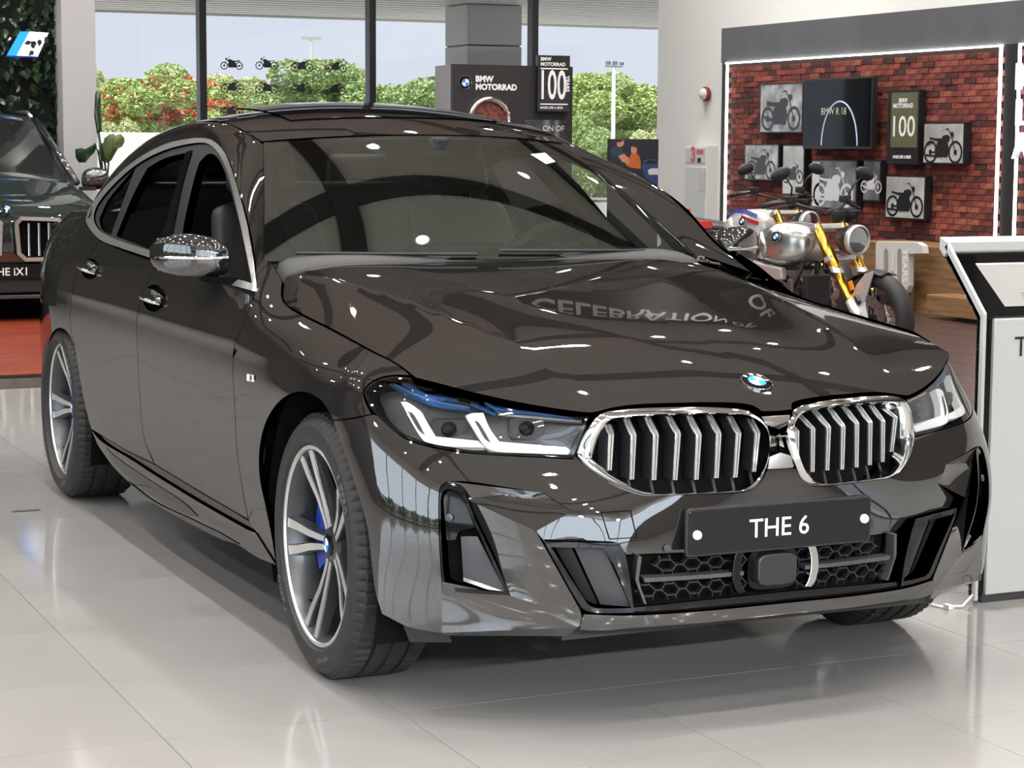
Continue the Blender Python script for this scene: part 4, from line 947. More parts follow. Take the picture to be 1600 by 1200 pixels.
# side badge, tail lamp, handles, mirrors
q = B([(386, 584, 1), (397, 586, 1), (397, 597, 1), (386, 595, 1)], off=.002)
panel('side_badge', BODY, q, WHITE, car, off=.003, gap=0, lip=.003, sp=.05)
for sgn in (-1, 1):
    c = P3(391.5, 590.5, .004)*[1, -sgn, 1]; V, F = text_on('M', c, (-sgn*1.0, 0, 0), (0, 0, 1), .022, bold=.0008, shear=.2); mesh('badge_letter', V+np.array([0, sgn*.0008, 0]), F, BLACKS, car)
panel('tail_lamp', BODY, np.array([(s0-.10, .86), (s0-.02, .93), (s0+.5, .94), (s0+.5, .84), (s0-.02, .84)]), RED, car, off=.004, gap=0, lip=.006, sp=.06)
for (cx, cy, r) in CUPS:
    q = cup(cx, cy, r, 1.08)
    panel('handle_cup', BODY, q, GLOSS, car, off=-.003, gap=0, lip=0, sp=.02, bulge=lambda Q, q=q: -.04*np.clip(1-(((Q-q.mean(0))/(np.ptp(q, 0)/2))**2).sum(1), 0, 1)**.7)
    q0 = BODY.inv(np.array([[cx, cy]], float))[0]; L_ = .105
    for nm, dz, hgt, oo, m in (('door_handle', .004, .040, .030, PAINT), ('handle_strip', -.010, .014, .037, CHROME)):
        rg_ = []
        for t in np.linspace(-1, 1, 15):
            w = hgt/2*(1-.55*abs(t)**3); off = .004+oo*(1-abs(t)**4)*.85
            s_, z_ = q0[0]+t*L_, q0[1]+dz+.004*t
            a = [BODY.pt(np.array([[s_, z_+w*b_]]), off+dd)[0] for b_, dd in ((1, -.012), (.8, 0), (0, .005), (-.8, 0), (-1, -.012))]; rg_.append(a)
        mb = MB().loft(rg_, cap=True); build2(mb, nm, m, car, True, 50)
# door mirrors
def mirror_body(k0, k1, zoff):
    pass
mc = np.array([-1.03, -1.0, 1.055])
def mring(y, xf, xb, zt, zb, n=24):
    P = []
    for k in range(n):
        th = 2*PI*k/n; c_, s_ = math.cos(th), math.sin(th)
        x = (xf+xb)/2+(xf-xb)/2*math.copysign(abs(c_)**.62, c_); z = (zt+zb)/2+(zt-zb)/2*math.copysign(abs(s_)**.6, s_); P.append((x, y, z))
    return P
ST = [(-.855, -.945, -1.05, 1.080, 1.020), (-.868, -.922, -1.07, 1.102, 1.010), (-.91, -.922, -1.09, 1.127, 1.004), (-.96, -.940, -1.10, 1.135, 1.003), (-1.0, -.970, -1.10, 1.131, 1.007), (-1.035, -1.005, -1.10, 1.120, 1.017), (-1.055, -1.045, -1.10, 1.106, 1.032), (-1.063, -1.08, -1.10, 1.090, 1.050)]
mb = MB().loft([mring(*s) for s in ST], cap=True); build2(mb, 'door_mirror', PAINT, car, True, 60)
zs_ = 1.036
def mat_x(y, z, side):
    y_ = [-s[0] for s in ST]; xf = np.interp(-y, y_, [s[1] for s in ST]); return xf
str_ = []
for y in np.linspace(-.868, -1.058, 12):
    y_ = [-s[0] for s in ST]; xf, xb, zt_, zb_ = [np.interp(-y, y_, [s[j] for s in ST]) for j in (1, 2, 3, 4)]
    def fx(z):
        s_ = np.clip((z-(zt_+zb_)/2)/((zt_-zb_)/2), -1, 1); sn = math.copysign(abs(s_)**(1/.6), s_); return (xf+xb)/2+(xf-xb)/2*math.sqrt(max(0, 1-sn*sn))**.62
    zz = min(max(1.064, zb_+.01), zt_-.01); str_.append([(fx(zz+.005)+.002, y, zz+.005), (fx(zz)+.006, y, zz), (fx(zz-.005)+.002, y, zz-.005)])
mb = MB().loft(str_, closed=False); build2(mb, 'mirror_strip', CHROME, car, True)
mb = MB().box((-1.101, -.96, 1.068), (.006, .16, .10)); build2(mb, 'mirror_glass', CHROME, car)
mb = MB().loft([[(-.95, -.93, 1.008), (-1.03, -.93, 1.008), (-1.03, -.93, .99), (-.95, -.93, .99)], [(-.86, -.865, 1.008), (-.98, -.865, 1.008), (-.98, -.865, .982), (-.86, -.865, .982)], [(-.78, -.835, 1.0), (-.93, -.835, 1.0), (-.93, -.835, .972), (-.78, -.835, .972)]], cap=True); build2(mb, 'mirror_arm', GLOSS, car, True, 40)
# ------------------------------------------------------------------ wheels
def tyre_mesh(R=.352, W=.245):
    w = W/2
    prof = [(.258, -w+.030), (.264, -w+.018), (.272, -w+.012), (.276, -w+.004), (.290, -w+.0005), (.305, -w), (.318, -w+.004), (.3195, -w+.0035), (.330, -w+.010), (.338, -w+.018), (.345, -w+.030)]
    tread = []; g = [(-w+.030, -.052), (-.044, -.005), (.005, .044), (.052, w-.030)]
    for a, b in g: tread += [(.3515, a+.001), (.352, a+.006), (.352, b-.006), (.3515, b-.001), (.344, b), (.344, b+.007)]
    prof += tread[:-2]+[(r, -h) for r, h in prof[::-1]]
    prof = np.array(prof); n = 288; V = []; m = len(prof)
    sh = (abs(prof[:, 1]) > .056) & (prof[:, 0] > .336)
    for k in range(n):
        th = 2*PI*k/n; cut = (k % 4 == 0)
        for j in range(m):
            r, h = prof[j]
            if cut and sh[j]: r -= .006
            V.append((r*math.cos(th), h, r*math.sin(th)))
    F = [(k*m+j, k*m+j+1, ((k+1) % n)*m+j+1, ((k+1) % n)*m+j) for k in range(n) for j in range(m-1)]
    me = bpy.data.meshes.new('tyre'); me.from_pydata(V, [], F); me.materials.append(RUBBER); me.polygons.foreach_set('use_smooth', np.ones(len(F), bool)); me.set_sharp_from_angle(angle=math.radians(32)); return me
TYRE = tyre_mesh()
def spoke_geo(ang, sg):
    """one bar of a double spoke: along r with sideways offset, hub end to rim end"""
    R_ = [.045, .085, .135, .20, .258]; off = [.011, .0135, .0185, .032, .040]; wd = [.0092, .0098, .0112, .0130, .0148]; hz = [-.068, -.072, -.080, -.094, -.104]; dp = [.03, .034, .036, .03, .022]
    V = []; ca, sa = math.cos(ang), math.sin(ang)
    for r, o, w, h, d in zip(R_, off, wd, hz, dp):
        for q, hh in ((o-w-.003, h+d), (o-w, h+.004), (o-w+.0015, h), (o+w-.0015, h), (o+w, h+.004), (o+w+.003, h+d)):
            t = sg*q; V.append((r*ca-t*sa, hh, r*sa+t*ca))
    F = []; mi = []
    for i in range(4):
        for j in range(5):
            f = (i*6+j, i*6+j+1, (i+1)*6+j+1, (i+1)*6+j); F.append(f if sg > 0 else f[::-1]); mi.append(0 if j == 2 else 1)
    return V, F, mi
def make_wheel(x, side, rear=False):
    """side -1: the car's right"""
    w = empty('wheel', (x, side*(.8025 if not rear else .803), .352), 0 if side < 0 else PI, parent=car)
    o = bpy.data.objects.new('tyre', TYRE); link(o, w); o.scale = (1, 1.12 if rear else 1, 1)
    if rear: w.location.y += side*.0
    MB().lathe([(.254, -.085), (.2685, -.100), (.2695, -.108), (.266, -.112), (.258, -.112), (.2555, -.106)], 96, 'y').build('rim_flange', ALU, w, True, 40)
    MB().lathe([(.2555, -.106), (.244, -.085), (.236, -.02), (.238, .06), (.258, .10)], 72, 'y').build('rim_barrel', ALUD, w, True)
    MB().lathe([(.0001, -.072), (.030, -.072), (.040, -.068), (.062, -.06), (.068, -.03), (.068, .02)], 40, 'y').build('hub', ALUD, w, True, 40)
    for k in range(5):
        for sg in (1, -1):
            V, F, mi = spoke_geo(math.radians(SPOKE0+72*k), sg); o = mesh('spoke', V, F, [ALU, ALUD], w, False); o.data.polygons.foreach_set('material_index', mi)
        a = math.radians(SPOKE0+72*k+36); MB().lathe([(.0001, -.064), (.007, -.064), (.009, -.058), (.009, -.04)], 6, 'y', (.048*math.cos(a), 0, .048*math.sin(a))).build('wheel_bolt', ALUD, w)
    emblem((0, -.071, 0), (0, -1, 0), (math.sin(.2), 0, math.cos(.2)), .032, w, letters=False, name='cap_emblem') if False else None
    cap = MB().lathe([(.0001, -.080), (.026, -.078), (.031, -.076), (.0325, -.070)], 32, 'y').build('centre_cap', GLOSS, w, True, 50)
    for q, m in ((0, EMB_WHITE), (1, EMB_BLUE), (2, EMB_WHITE), (3, EMB_BLUE)):
        MB().lathe([(.019, -.0795), (.0001, -.081)], 8, 'y', arc=(q*PI/2+.2, (q+1)*PI/2+.2)).build('cap_quarter', m, w, True)
    MB().lathe([(.06, -.008), (.172, -.008), (.174, -.004), (.174, .022), (.172, .026), (.06, .026)], 60, 'y').build('brake_disc', STEEL, w, True, 30)
    cb = MB(); A = np.linspace(math.radians(150), math.radians(212), 12); rg = []
    for a in A:
        rg.append([(r*math.cos(a), h, r*math.sin(a)) for r, h in ((.10, -.045), (.185, -.045), (.192, -.03), (.192, .05), (.10, .05))])
    cb.loft(rg, cap=True).build('caliper', BLUEC, w, True, 40)
    va = math.radians(232); MB().tube([(.236*math.cos(va), -.06, .236*math.sin(va)), (.222*math.cos(va), -.085, .222*math.sin(va))], .005, 8).build('valve', CHROME, w)
    for txt, a0, r, sz in (('P ZERO', 36, .3035, .030), ('245/40 R20', -72, .3005, .016), ('P ZERO', 216, .3035, .030)):
        V, F = text_geo(txt, sz, .0008, bold=.0009, shear=.25 if 'Z' in txt else 0, space=1.15)
        P = []
        for v in V:
            t = math.radians(a0)-v[0]/r; rr = r+v[1]; P.append((rr*math.cos(t), -.1226-v[2]-(.0003 if abs(rr-.303) < .012 else -.0006-abs(rr-.303)*.06), rr*math.sin(t)))
        o = mesh('tyre_lettering', P, F, mat_letter, w); o.scale = (1, 1.12 if rear else 1, 1)
    return w
SPOKE0 = 184
mat_letter = mat('raised rubber lettering', (.07, .068, .066), .5)
make_wheel(0, -1); make_wheel(-3.07, -1, True); make_wheel(0, 1); make_wheel(-3.07, 1, True)
# wheel housings and underside
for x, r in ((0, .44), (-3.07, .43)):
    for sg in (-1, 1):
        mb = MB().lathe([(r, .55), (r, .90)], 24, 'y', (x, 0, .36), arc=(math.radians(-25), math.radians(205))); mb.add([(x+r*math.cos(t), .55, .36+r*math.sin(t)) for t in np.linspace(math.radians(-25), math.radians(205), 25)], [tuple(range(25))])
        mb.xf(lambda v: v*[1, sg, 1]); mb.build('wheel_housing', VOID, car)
MB().box((-1.55, 0, .30), (2.2, 1.70, .16)).build('underbody', BLACK, car)
MB().box((.28, 0, .33), (.86, 1.06, .22)).build('underbody', BLACK, car); MB().box((-3.4, 0, .36), (1.4, 1.06, .2)).build('underbody', BLACK, car)
# ------------------------------------------------------------------ cabin
def soft(name, rings, m, parent, cap=True):
    o = MB().loft(rings, cap=cap).build(name, m, parent, True)
    s = o.modifiers.new('round', 'SUBSURF'); s.levels = 1; s.render_levels = 2; return o
def oval(c, ex, ey, a, b, n=12, p=.6):
    c, ex, ey = [np.array(v, float) for v in (c, ex, ey)]; R = []
    for k in range(n):
        t = 2*PI*k/n; u, v = math.cos(t), math.sin(t)
        R.append(c+ex*a*math.copysign(abs(u)**p, u)+ey*b*math.copysign(abs(v)**p, v))
    return R
MB().add([(-3.6, -.78, .40), (-.8, -.78, .40), (-.8, .78, .40), (-3.6, .78, .40)], [(0, 1, 2, 3)]).build('cabin_floor', BLACK, car)
MB().add([(-.82, -.80, .40), (-.82, .80, .40), (-.82, .72, 1.0), (-.82, -.72, 1.0)], [(0, 1, 2, 3)]).build('bulkhead', VOID, car)
dash = [oval((-.95, y, .86+.10*(1-abs(y)**4)), (1, 0, 0), (0, 0, 1), .17, .13) for y in (-.76, -.6, -.35, 0, .2, .6, .76)]
soft('dashboard', dash, DASH, car)
soft('instrument_hood', [oval((-1.08, y, .985), (1, 0, 0), (0, 0, 1), .10, .035+.02*(1-((y-.37)/.2)**2)) for y in (.18, .25, .37, .49, .56)], DASH, car)
MB().box((-1.115, -.02, 1.03), (.012, .30, .12), rot=np.array([[.96, 0, -.25], [0, 1, 0], [.25, 0, .96]])).build('display_screen', GLOSS, car, bevel=.004)
sw = empty('steering_wheel', (-1.29, .37, .965), parent=car); tl = math.radians(24)
def swf(v): return np.array([-v[2]*math.cos(tl)+v[1]*math.sin(tl), v[0], v[1]*math.cos(tl)+v[2]*math.sin(tl)])
MB().tube([(.185*math.cos(t), .185*math.sin(t), 0) for t in np.linspace(0, 2*PI, 40)], .017, 10, False).xf(swf).build('steering_rim', LEATHER, sw, True)
for a in (0, PI, -PI/2):
    MB().box((.11*math.cos(a), .11*math.sin(a), -.01), (.15, .035, .02), a).xf(swf).build('steering_spoke', GREYP, sw)
MB().lathe([(.0001, .02), (.05, .016), (.07, 0), (.065, -.03)], 24).xf(swf).build('steering_hub', LEATHER, sw, True)
def seat(x, y, wd=.25):
    st = empty('front_seat', (x, y, .42), parent=car)
    soft('seat_cushion', [oval((dx, 0, .16), (0, 1, 0), (0, 0, 1), wd, .09) for dx in (-.22, -.1, .1, .26, .30)], LEATHER, st)
    soft('seat_back', [oval((-.20-.30*t, 0, .14+.62*t), (0, 1, 0), (1, 0, .3), wd*(1-.22*t*t), .075) for t in (0, .25, .5, .75, .95, 1.02)], LEATHER, st)
    soft('headrest', [oval((-.505-.04*t, 0, .80+.22*t), (0, 1, 0), (1, 0, .2), .14-.02*t, .05) for t in (0, .2, .6, .9, 1)], LEATHER, st)
    for dy in (-.05, .05): MB().tube([(-.48, dy, .72), (-.50, dy, .84)], .006, 8).build('headrest_post', CHROME, st)
seat(-1.62, -.38); seat(-1.62, .38)
rs = empty('rear_seat', (-2.75, 0, .42), parent=car)
soft('seat_cushion', [oval((0, y, .18), (1, 0, 0), (0, 0, 1), .28, .09) for y in (-.68, -.6, 0, .6, .68)], LEATHER, rs)
soft('seat_back', [oval((-.40, y, .50), (.3, 0, 1), (1, 0, 0), .34, .08) for y in (-.66, -.6, -.2, .2, .6, .66)], LEATHER, rs)
for y in (-.40, .40): soft('headrest', [oval((-.52, y+d, .86), (.2, 0, 1), (1, 0, 0), .085, .05) for d in (-.13, -.1, .1, .13)], LEATHER, rs)
MB().box((-3.45, 0, .93), (.75, 1.3, .02)).build('parcel_shelf', BLACK, car)
soft('interior_mirror', [oval((-1.34, y, 1.335), (1, 0, 0), (0, 0, 1), .02, .032) for y in (-.11, -.10, .10, .11)], BLACK, car)
MB().box((-1.37, 0, 1.405), (.07, .05, .05)).build('mirror_base', BLACK, car, bevel=.01)
# headlining under the roof
N_ = 14; V = []; F = []
for i in range(N_):
    for j in range(9): V.append(ROOF.pt(np.array([[-.97+1.94*j/8, .02+.60*i/(N_-1)]]), -.025)[0])
for i in range(N_-1):
    for j in range(8): F.append((i*9+j, i*9+j+1, (i+1)*9+j+1, (i+1)*9+j))
mesh('headlining', V, F, LEATHG, car, True)
# inside skins of the doors so the cabin closes
for sg in (-1, 1):
    q = [BODY.at_x([x], z)[0] for x in np.linspace(-.75, -3.5, 20) for z in (.36, .7, .96)]
    P = BODY.pt(np.array(q), -.07)*[1, -sg, 1]; mesh('door_lining', P, [(i*3+j, i*3+j+1, (i+1)*3+j+1, (i+1)*3+j) for i in range(19) for j in range(2)], LEATHER, car, True)
# wipers
for y0, y1 in ((-.10, -.66), (.52, -.02)):
    a = WS.pt(np.array([[y0/.752, .02]]), .012)[0]; P = [WS.pt(np.array([[(y0+(y1-y0)*t)/.752, .022+.02*t]]), .010)[0] for t in np.linspace(0, 1, 8)]
    MB().tube(P, .006, 6).build('wiper', BLACK, car)
# inspection sticker on the screen
st = np.array([(.56, .83), (.70, .86), (.70, .77), (.60, .735)])
P = WS.pt(st, .002); mesh('windscreen_sticker', P, [(0, 1, 2, 3)], mat('pale green sticker', (.36, .46, .39), .6), car)
# ------------------------------------------------------------------ brick display wall
YF = 8.3
BAYX0, BAYX1 = at(1134, 200, y=YF)[0], at(1563, 200, y=YF)[0]
ZH0 = at(1345, 84, y=YF)[2]; ZH1 = at(1123, 45, y=YF)[2]
FRAMEM = noise_col(mat('slate grey header', (.075, .08, .085), .6), (.095, .10, .107), (.11, .118, .125), 3)
disp = thing('brick_display', 'red brick display bays with a grey header and lit edges', 'display wall', (0, YF, 0))
xr = BAYX1+2.6
def L(x, y, z): return (x, y-YF, z)
MB().box(L((BAYX0-.12+xr)/2, YF+.15, (ZH0+ZH1)/2), (xr-BAYX0+.12, .30, ZH1-ZH0)).build('header', FRAMEM, disp)
for x, w in ((BAYX0-.05, .09), (BAYX1+.13, .20)):
    MB().box(L(x, YF+.15, ZH0/2), (w, .30, ZH0)).build('frame_post', HEAD, disp)
LED = mat('led strip', (1, 1, 1), .5, emit=(1, .98, .95), es=6)
for x in (BAYX0+.022, BAYX1-.016, BAYX1+.235):
    MB().box(L(x, YF-.006, ZH0/2), (.016, .024, ZH0)).build('led_strip', LED, disp)
MB().box(L((BAYX0+BAYX1)/2, YF-.006, ZH0-.010), (BAYX1-BAYX0, .03, .014)).build('led_strip', LED, disp)
MB().box(L((BAYX1+.25+xr)/2, YF-.006, ZH0-.010), (xr-BAYX1-.25, .03, .014)).build('led_strip', LED, disp)
MB().box(L((BAYX0+xr)/2, YF+.042, ZH0/2), (xr-BAYX0, .02, ZH0)).build('mortar', mat('dark mortar', (.03, .014, .011), .9), disp)
rb_ = [(.20, .043, .030), (.25, .058, .038), (.15, .033, .025), (.085, .022, .019), (.30, .085, .058), (.18, .038, .028), (.065, .020, .018), (.23, .050, .032)]
bms = []
for i, c in enumerate(rb_):
    m = noise_col(mat('weathered red brick', c, .8), [k*.55 for k in c], [min(1, k*1.25) for k in c], 30, 4, bump=.4)
    b = MB().box((0, 0, 0), (.172, .02, .049), taper=.97); o = b.build('brick', m); bms.append(o.data); bpy.data.objects.remove(o)
allb = []
nrow = int(ZH0/.0525)
for r in range(nrow):
    for seg0, seg1 in ((BAYX0, BAYX1), (BAYX1+.25, xr)):
        x = seg0+(.0 if r % 2 else .09)
        while x < seg1-.05:
            allb.append((x+.087, r*.0525+.026, RNG.integers(0, 8), RNG.uniform(-.004, .007), min(1, (seg1-x)/.172))); x += .1755
# the 300 bricks that show largest: those nearest the camera and in front of nothing
def seen(b):
    p = proj([[b[0], YF+.08, b[1]]])[0]
    if p[0] > 1600 or p[1] < 60: return False
    for x0, y0, x1, y1 in ((1185, 120, 1366, 236), (1380, 136, 1440, 260), (1440, 188, 1510, 260), (1265, 246, 1342, 332), (1345, 248, 1380, 318), (1380, 272, 1450, 346)):
        if x0 < p[0] < x1 and y0 < p[1] < y1: return False
    return p[1] < 385
vis = sorted([b for b in allb if seen(b)], key=lambda b: -b[0])[:300]; vs = set(id(b) for b in vis)
for b in vis:
    o = bpy.data.objects.new('brick', bms[b[2]]); link(o, disp); o.location = L(b[0], YF+.022-b[3], b[1]); o.scale = (max(.2, b[4]), 1, 1)
rest = MB(); mi = []; mats_ = [m.materials[0] for m in bms]
for b in allb:
    if id(b) in vs: continue
    rest.box(L(b[0], YF+.022-b[3], b[1]), (.172*b[4], .02, .049)); mi += [b[2]]*6
o = rest.build('brickwork', mats_, disp); o.data.polygons.foreach_set('material_index', mi); o['kind'] = 'stuff'
# big white letters in the right bay
lt = thing('wall_lettering', 'large lit white letters MAKE LIFE A RIDE on the right brick bay', 'sign', (0, YF-.03, 0))
for w_, (px_, py_) in (('MAKE', (1592, 122)), ('LIFE', (1592, 178)), ('A RIDE', (1589, 230))):
    p = at(px_, py_, y=YF)
    for k, ch in enumerate(w_):
        if ch == ' ': continue
        V, F = text_on(ch, (p[0]+.21*k, 0, p[2]), (1, 0, 0), (0, 0, 1), .30, align='LEFT', bold=.006, depth=.02); mesh('letter', V, F, mat('lit letter', (.8, .85, .95), .4, emit=(.8, .88, 1), es=.6) if 'lit letter' not in bpy.data.materials else bpy.data.materials['lit letter'], lt)
# motorcycle outlines: used as flat print on the pictures and as window stickers
def moto_flat(kind=0, r=None):
    """polygons of a motorcycle seen from the side, about one unit long"""
    out = []
    def ring(cx, cy, r0, r1, n=22):
        V = []; F = []
        for k in range(n):
            t = 2*PI*k/n; V += [(cx+r0*math.cos(t), cy+r0*math.sin(t)), (cx+r1*math.cos(t), cy+r1*math.sin(t))]
        F = [(2*k, 2*k+1, (2*k+3) % (2*n), (2*k+2) % (2*n)) for k in range(n)]; out.append((V, F))
    def poly(P): out.append((P, [tuple(range(len(P)))]))
    def stick(a, b, w):
        a, b = np.array(a), np.array(b); t = (b-a)/np.linalg.norm(b-a); n = np.array([-t[1], t[0]])*w/2; poly([tuple(a+n), tuple(a-n), tuple(b-n), tuple(b+n)])
    wr = .165+.01*(kind % 3)
    ring(-.33, .17, wr-.042, wr); ring(.33, .17, wr-.042, wr); ring(-.33, .17, .0, .045, 10); ring(.33, .17, .0, .045, 10)
    stick((.33, .17), (.20, .46), .022); stick((-.33, .17), (-.05, .16), .03)
    poly([(-.20, .10), (.13, .09), (.17, .22), (.12, .34), (-.14, .34), (-.22, .22)])
    poly([(-.05, .34), (.16, .33), (.19, .41), (.12, .45), (-.01, .43)])
    poly([(-.36, .35+.03*(kind % 2)), (-.05, .33), (-.02, .39), (-.2, .39), (-.36, .41)])
    stick((.20, .45), (.13, .54), .018); stick((.13, .54), (.06, .53), .018)
    ring(.235, .45, 0, .045, 12)
    if kind % 2: stick((-.45, .12), (-.02, .10), .03)
    else: stick((-.47, .21), (-.1, .12), .026)
    if kind % 3 == 2: poly([(-.42, .30), (-.30, .36), (-.27, .34), (-.40, .27)])
    return out
def moto_mesh(kind, o, ex, ey, s, lift=None):
    V = []; F = []
    o, ex, ey = [np.array(v, float) for v in (o, ex, ey)]; nz = np.cross(ex, ey); j = 0
    for P, Fs in moto_flat(kind):
        n = len(V); j += 1
        V += [o+ex*p[0]*s+ey*(p[1]-.27)*s+nz*(.0002*j) for p in P]; F += [tuple(i+n for i in f) for f in Fs]
    return V, F
# pictures on the bricks
PH = [noise_col(mat('grey photograph', (.3, .3, .31), .12), (.10, .105, .11), (.52, .53, .54), 3.2, 3, stretch=(2, 1, 2), lo=.3, hi=.7), noise_col(mat('dark photograph', (.1, .1, .1), .12), (.02, .022, .025), (.22, .23, .25), 3.5, 3, lo=.35, hi=.7), noise_col(mat('pale photograph', (.4, .4, .4), .12), (.22, .23, .24), (.60, .60, .58), 3, 3, lo=.3, hi=.7)]
INKD = mat('dark print', (.015, .015, .017), .2); INKL = mat('pale print', (.55, .56, .57), .2)
PICS = [((1188, 130, 1255, 208), 0, 'wide grey motorcycle photograph left of the wall television', 0, 1), ((1164, 225, 1217, 282), 0, 'small grey photograph above the black handlebar mirror, lowest on the left', 1, 1), ((1223, 226, 1257, 305), 2, 'narrow upright photograph hung under the television\'s left corner', 2, 1),
        ((1268, 250, 1339, 327), 1, 'large dark motorcycle photograph with a pale left edge under the television', 3, 0), ((1349, 250, 1376, 315), 1, 'slimmest upright photograph, right of the large dark one', 4, 0), ((1443, 191, 1507, 257), 2, 'pale motorcycle photograph, topmost on the right end of the bricks', 5, 1), ((1384, 274, 1446, 343), 2, 'grey photograph of a motorcycle in profile, lowest on the right', 1, 1)]
for (x0, y0, x1, y1), ph, lab, kd_, dark in PICS:
    A = at(x0, (y0+y1)/2, y=YF-.07)[0]; Bx = at(x1, (y0+y1)/2, y=YF-.07)[0]; zt_ = (at(x0, y0, y=YF-.07)[2]+at(x1, y0, y=YF-.07)[2])/2; zb_ = (at(x0, y1, y=YF-.07)[2]+at(x1, y1, y=YF-.07)[2])/2
    w, h = Bx-A, zt_-zb_; t = thing('framed_photograph', lab, 'picture', ((A+Bx)/2, YF-.038, (zt_+zb_)/2), group='motorcycle pictures on the bricks')
    MB().box((0, 0, 0), (w, .07, h)).build('frame', INKD, t, bevel=.003)
    MB().box((0, -.036, 0), (w-.03, .004, h-.03)).build('print', PH[ph], t)
    s = min(w*.92, h*1.5)*(1.0 if w > h*.6 else 1.25)
    V, F = moto_mesh(kd_, (0, -.0395, -.06*h), (1, 0, 0), (0, 0, 1), s if w > .3 else w*1.2); mesh('printed_motorcycle', [np.array(v)*[1, 1, 1] for v in V], F, INKD if dark else INKL, t)['kind'] = 'stuff'
    if ph == 1 and w > .4: MB().box((-w*.39, -.0392, 0), (w*.16, .001, h-.04)).build('print_panel', INKL, t)
# anniversary panel
A = at(1387, 200, y=YF-.07); Bx = at(1436, 200, y=YF-.07); zt_ = at(1411, 141, y=YF-.07)[2]; zb_ = at(1411, 257, y=YF-.07)[2]; w = Bx[0]-A[0]; h = zt_-zb_
t = thing('anniversary_picture', 'tall black BMW MOTORRAD 100 YEARS panel right of the television', 'picture', (A[0]+w/2, YF-.038, (zt_+zb_)/2))
MB().box((0, 0, 0), (w, .07, h)).build('frame', INKD, t, bevel=.003)
MB().box((.04*w, -.036, .1*h), (w*.84, .004, h*.74)).build('print', mat('olive reflection', (.12, .13, .07), .1), t)  # olive sheet, a reflection on the panel put into its colour
for s, z, sz in (('BMW', .36, .055), ('MOTORRAD', .29, .055), ('100', .0, .26), ('MAKE LIFE A RIDE', -.40, .035)):
    V, F = text_on(s, (0, -.040, z*h), (1, 0, 0), (0, 0, 1), sz*min(1, w/.42), bold=.002); 
    if s == '100': V = V*[1, 1, 1.0]
    mesh('print_lettering', V, F, LETTER, t)['kind'] = 'stuff'
# television
A = at(1255, 180, y=YF-.13); Bx = at(1362, 180, y=YF-.13); zt_ = at(1308, 122, y=YF-.13)[2]; zb_ = at(1308, 233, y=YF-.13)[2]; w = Bx[0]-A[0]; h = zt_-zb_
tv = thing('television', 'large black wall television showing BMW R 18 and a glowing ring', 'television', (A[0]+w/2, YF-.12, (zt_+zb_)/2))
MB().box((0, .02, 0), (w, .06, h)).build('housing', BLACKS, tv, bevel=.005); MB().box((0, .08, 0), (.4, .07, .3)).build('bracket', BLACK, tv)
MB().box((0, -.0105, .006), (w-.03, .003, h-.04)).build('screen', mat('television screen', (.004, .006, .007), .06, spec=.25), tv)
V, F = text_on('BMW R 18', (-.04*w, -.014, .03*h), (1, 0, 0), (0, 0, 1), .095); mesh('screen_lettering', V, F, mat('screen letters', (.4, .42, .28), .4, emit=(.5, .52, .35), es=.35), tv)['kind'] = 'stuff'
MB().tube([(.05*w+.26*w*math.cos(t_), -.013, -.45*h+.62*h*max(0, math.sin(t_))) for t_ in np.linspace(0, PI, 28)], .008, 6).build('screen_ring', mat('screen glow', (.35, .45, .6), .4, emit=(.45, .55, .7), es=.45), tv)
# bell and hydrant cabinet on the white wall
c = at(1107, 147, y=YB)
bl = thing('fire_bell', 'round white fire alarm bell with red rim on the white wall', 'alarm', (c[0], YB, c[2]))
MB().lathe([(.0001, -.11), (.035, -.105), (.06, -.08), (.062, -.05)], 24, 'y').build('bell_cover', WHITE, bl, True); MB().lathe([(.05, -.06), (.078, -.05), (.078, -.02), (.06, 0)], 24, 'y').build('bell_base', mat('dark red plastic', (.25, .02, .02), .4), bl, True)
A = at(1087, 300, y=YB); Bx = at(1121, 300, y=YB); zt_ = at(1104, 228, y=YB)[2]; zm_ = at(1104, 258, y=YB)[2]; w = Bx[0]-A[0]
hy = thing('hydrant_cabinet', 'white fire hydrant cabinet with red sign, standing beside the brick bay', 'cabinet', (A[0]+w/2, YB-.07, 0))
MB().box((0, .0, zt_/2), (w, .14, zt_)).build('body', WHITE, hy, bevel=.004)
MB().box((0, -.075, (zt_+zm_)/2), (w-.05, .012, zt_-zm_-.05)).build('upper_door', WHITEG, hy, bevel=.003); MB().box((0, -.075, zm_/2), (w-.05, .012, zm_-.05)).build('lower_door', WHITEG, hy, bevel=.003)
V, F = text_on('3', (-.08*w, -.083, (zt_+zm_)/2), (1, 0, 0), (0, 0, 1), .22, bold=.012); mesh('red_numeral', V, F, RED, hy)
MB().box((.23*w, -.083, (zt_+zm_)/2+.04), (.14, .004, .05)).build('red_label', RED, hy); MB().box((.2*w, -.083, (zt_+zm_)/2-.05), (.07, .004, .05)).build('black_label', BLACK, hy); MB().box((-.36*w, -.083, .85*zm_*.6), (.02, .02, .16)).build('handle', STEEL, hy)
MB().box((.34*w, -.083, .86*zm_), (.13, .004, .22)).build('notice', mat('pale notice', (.6, .55, .58), .6), hy)
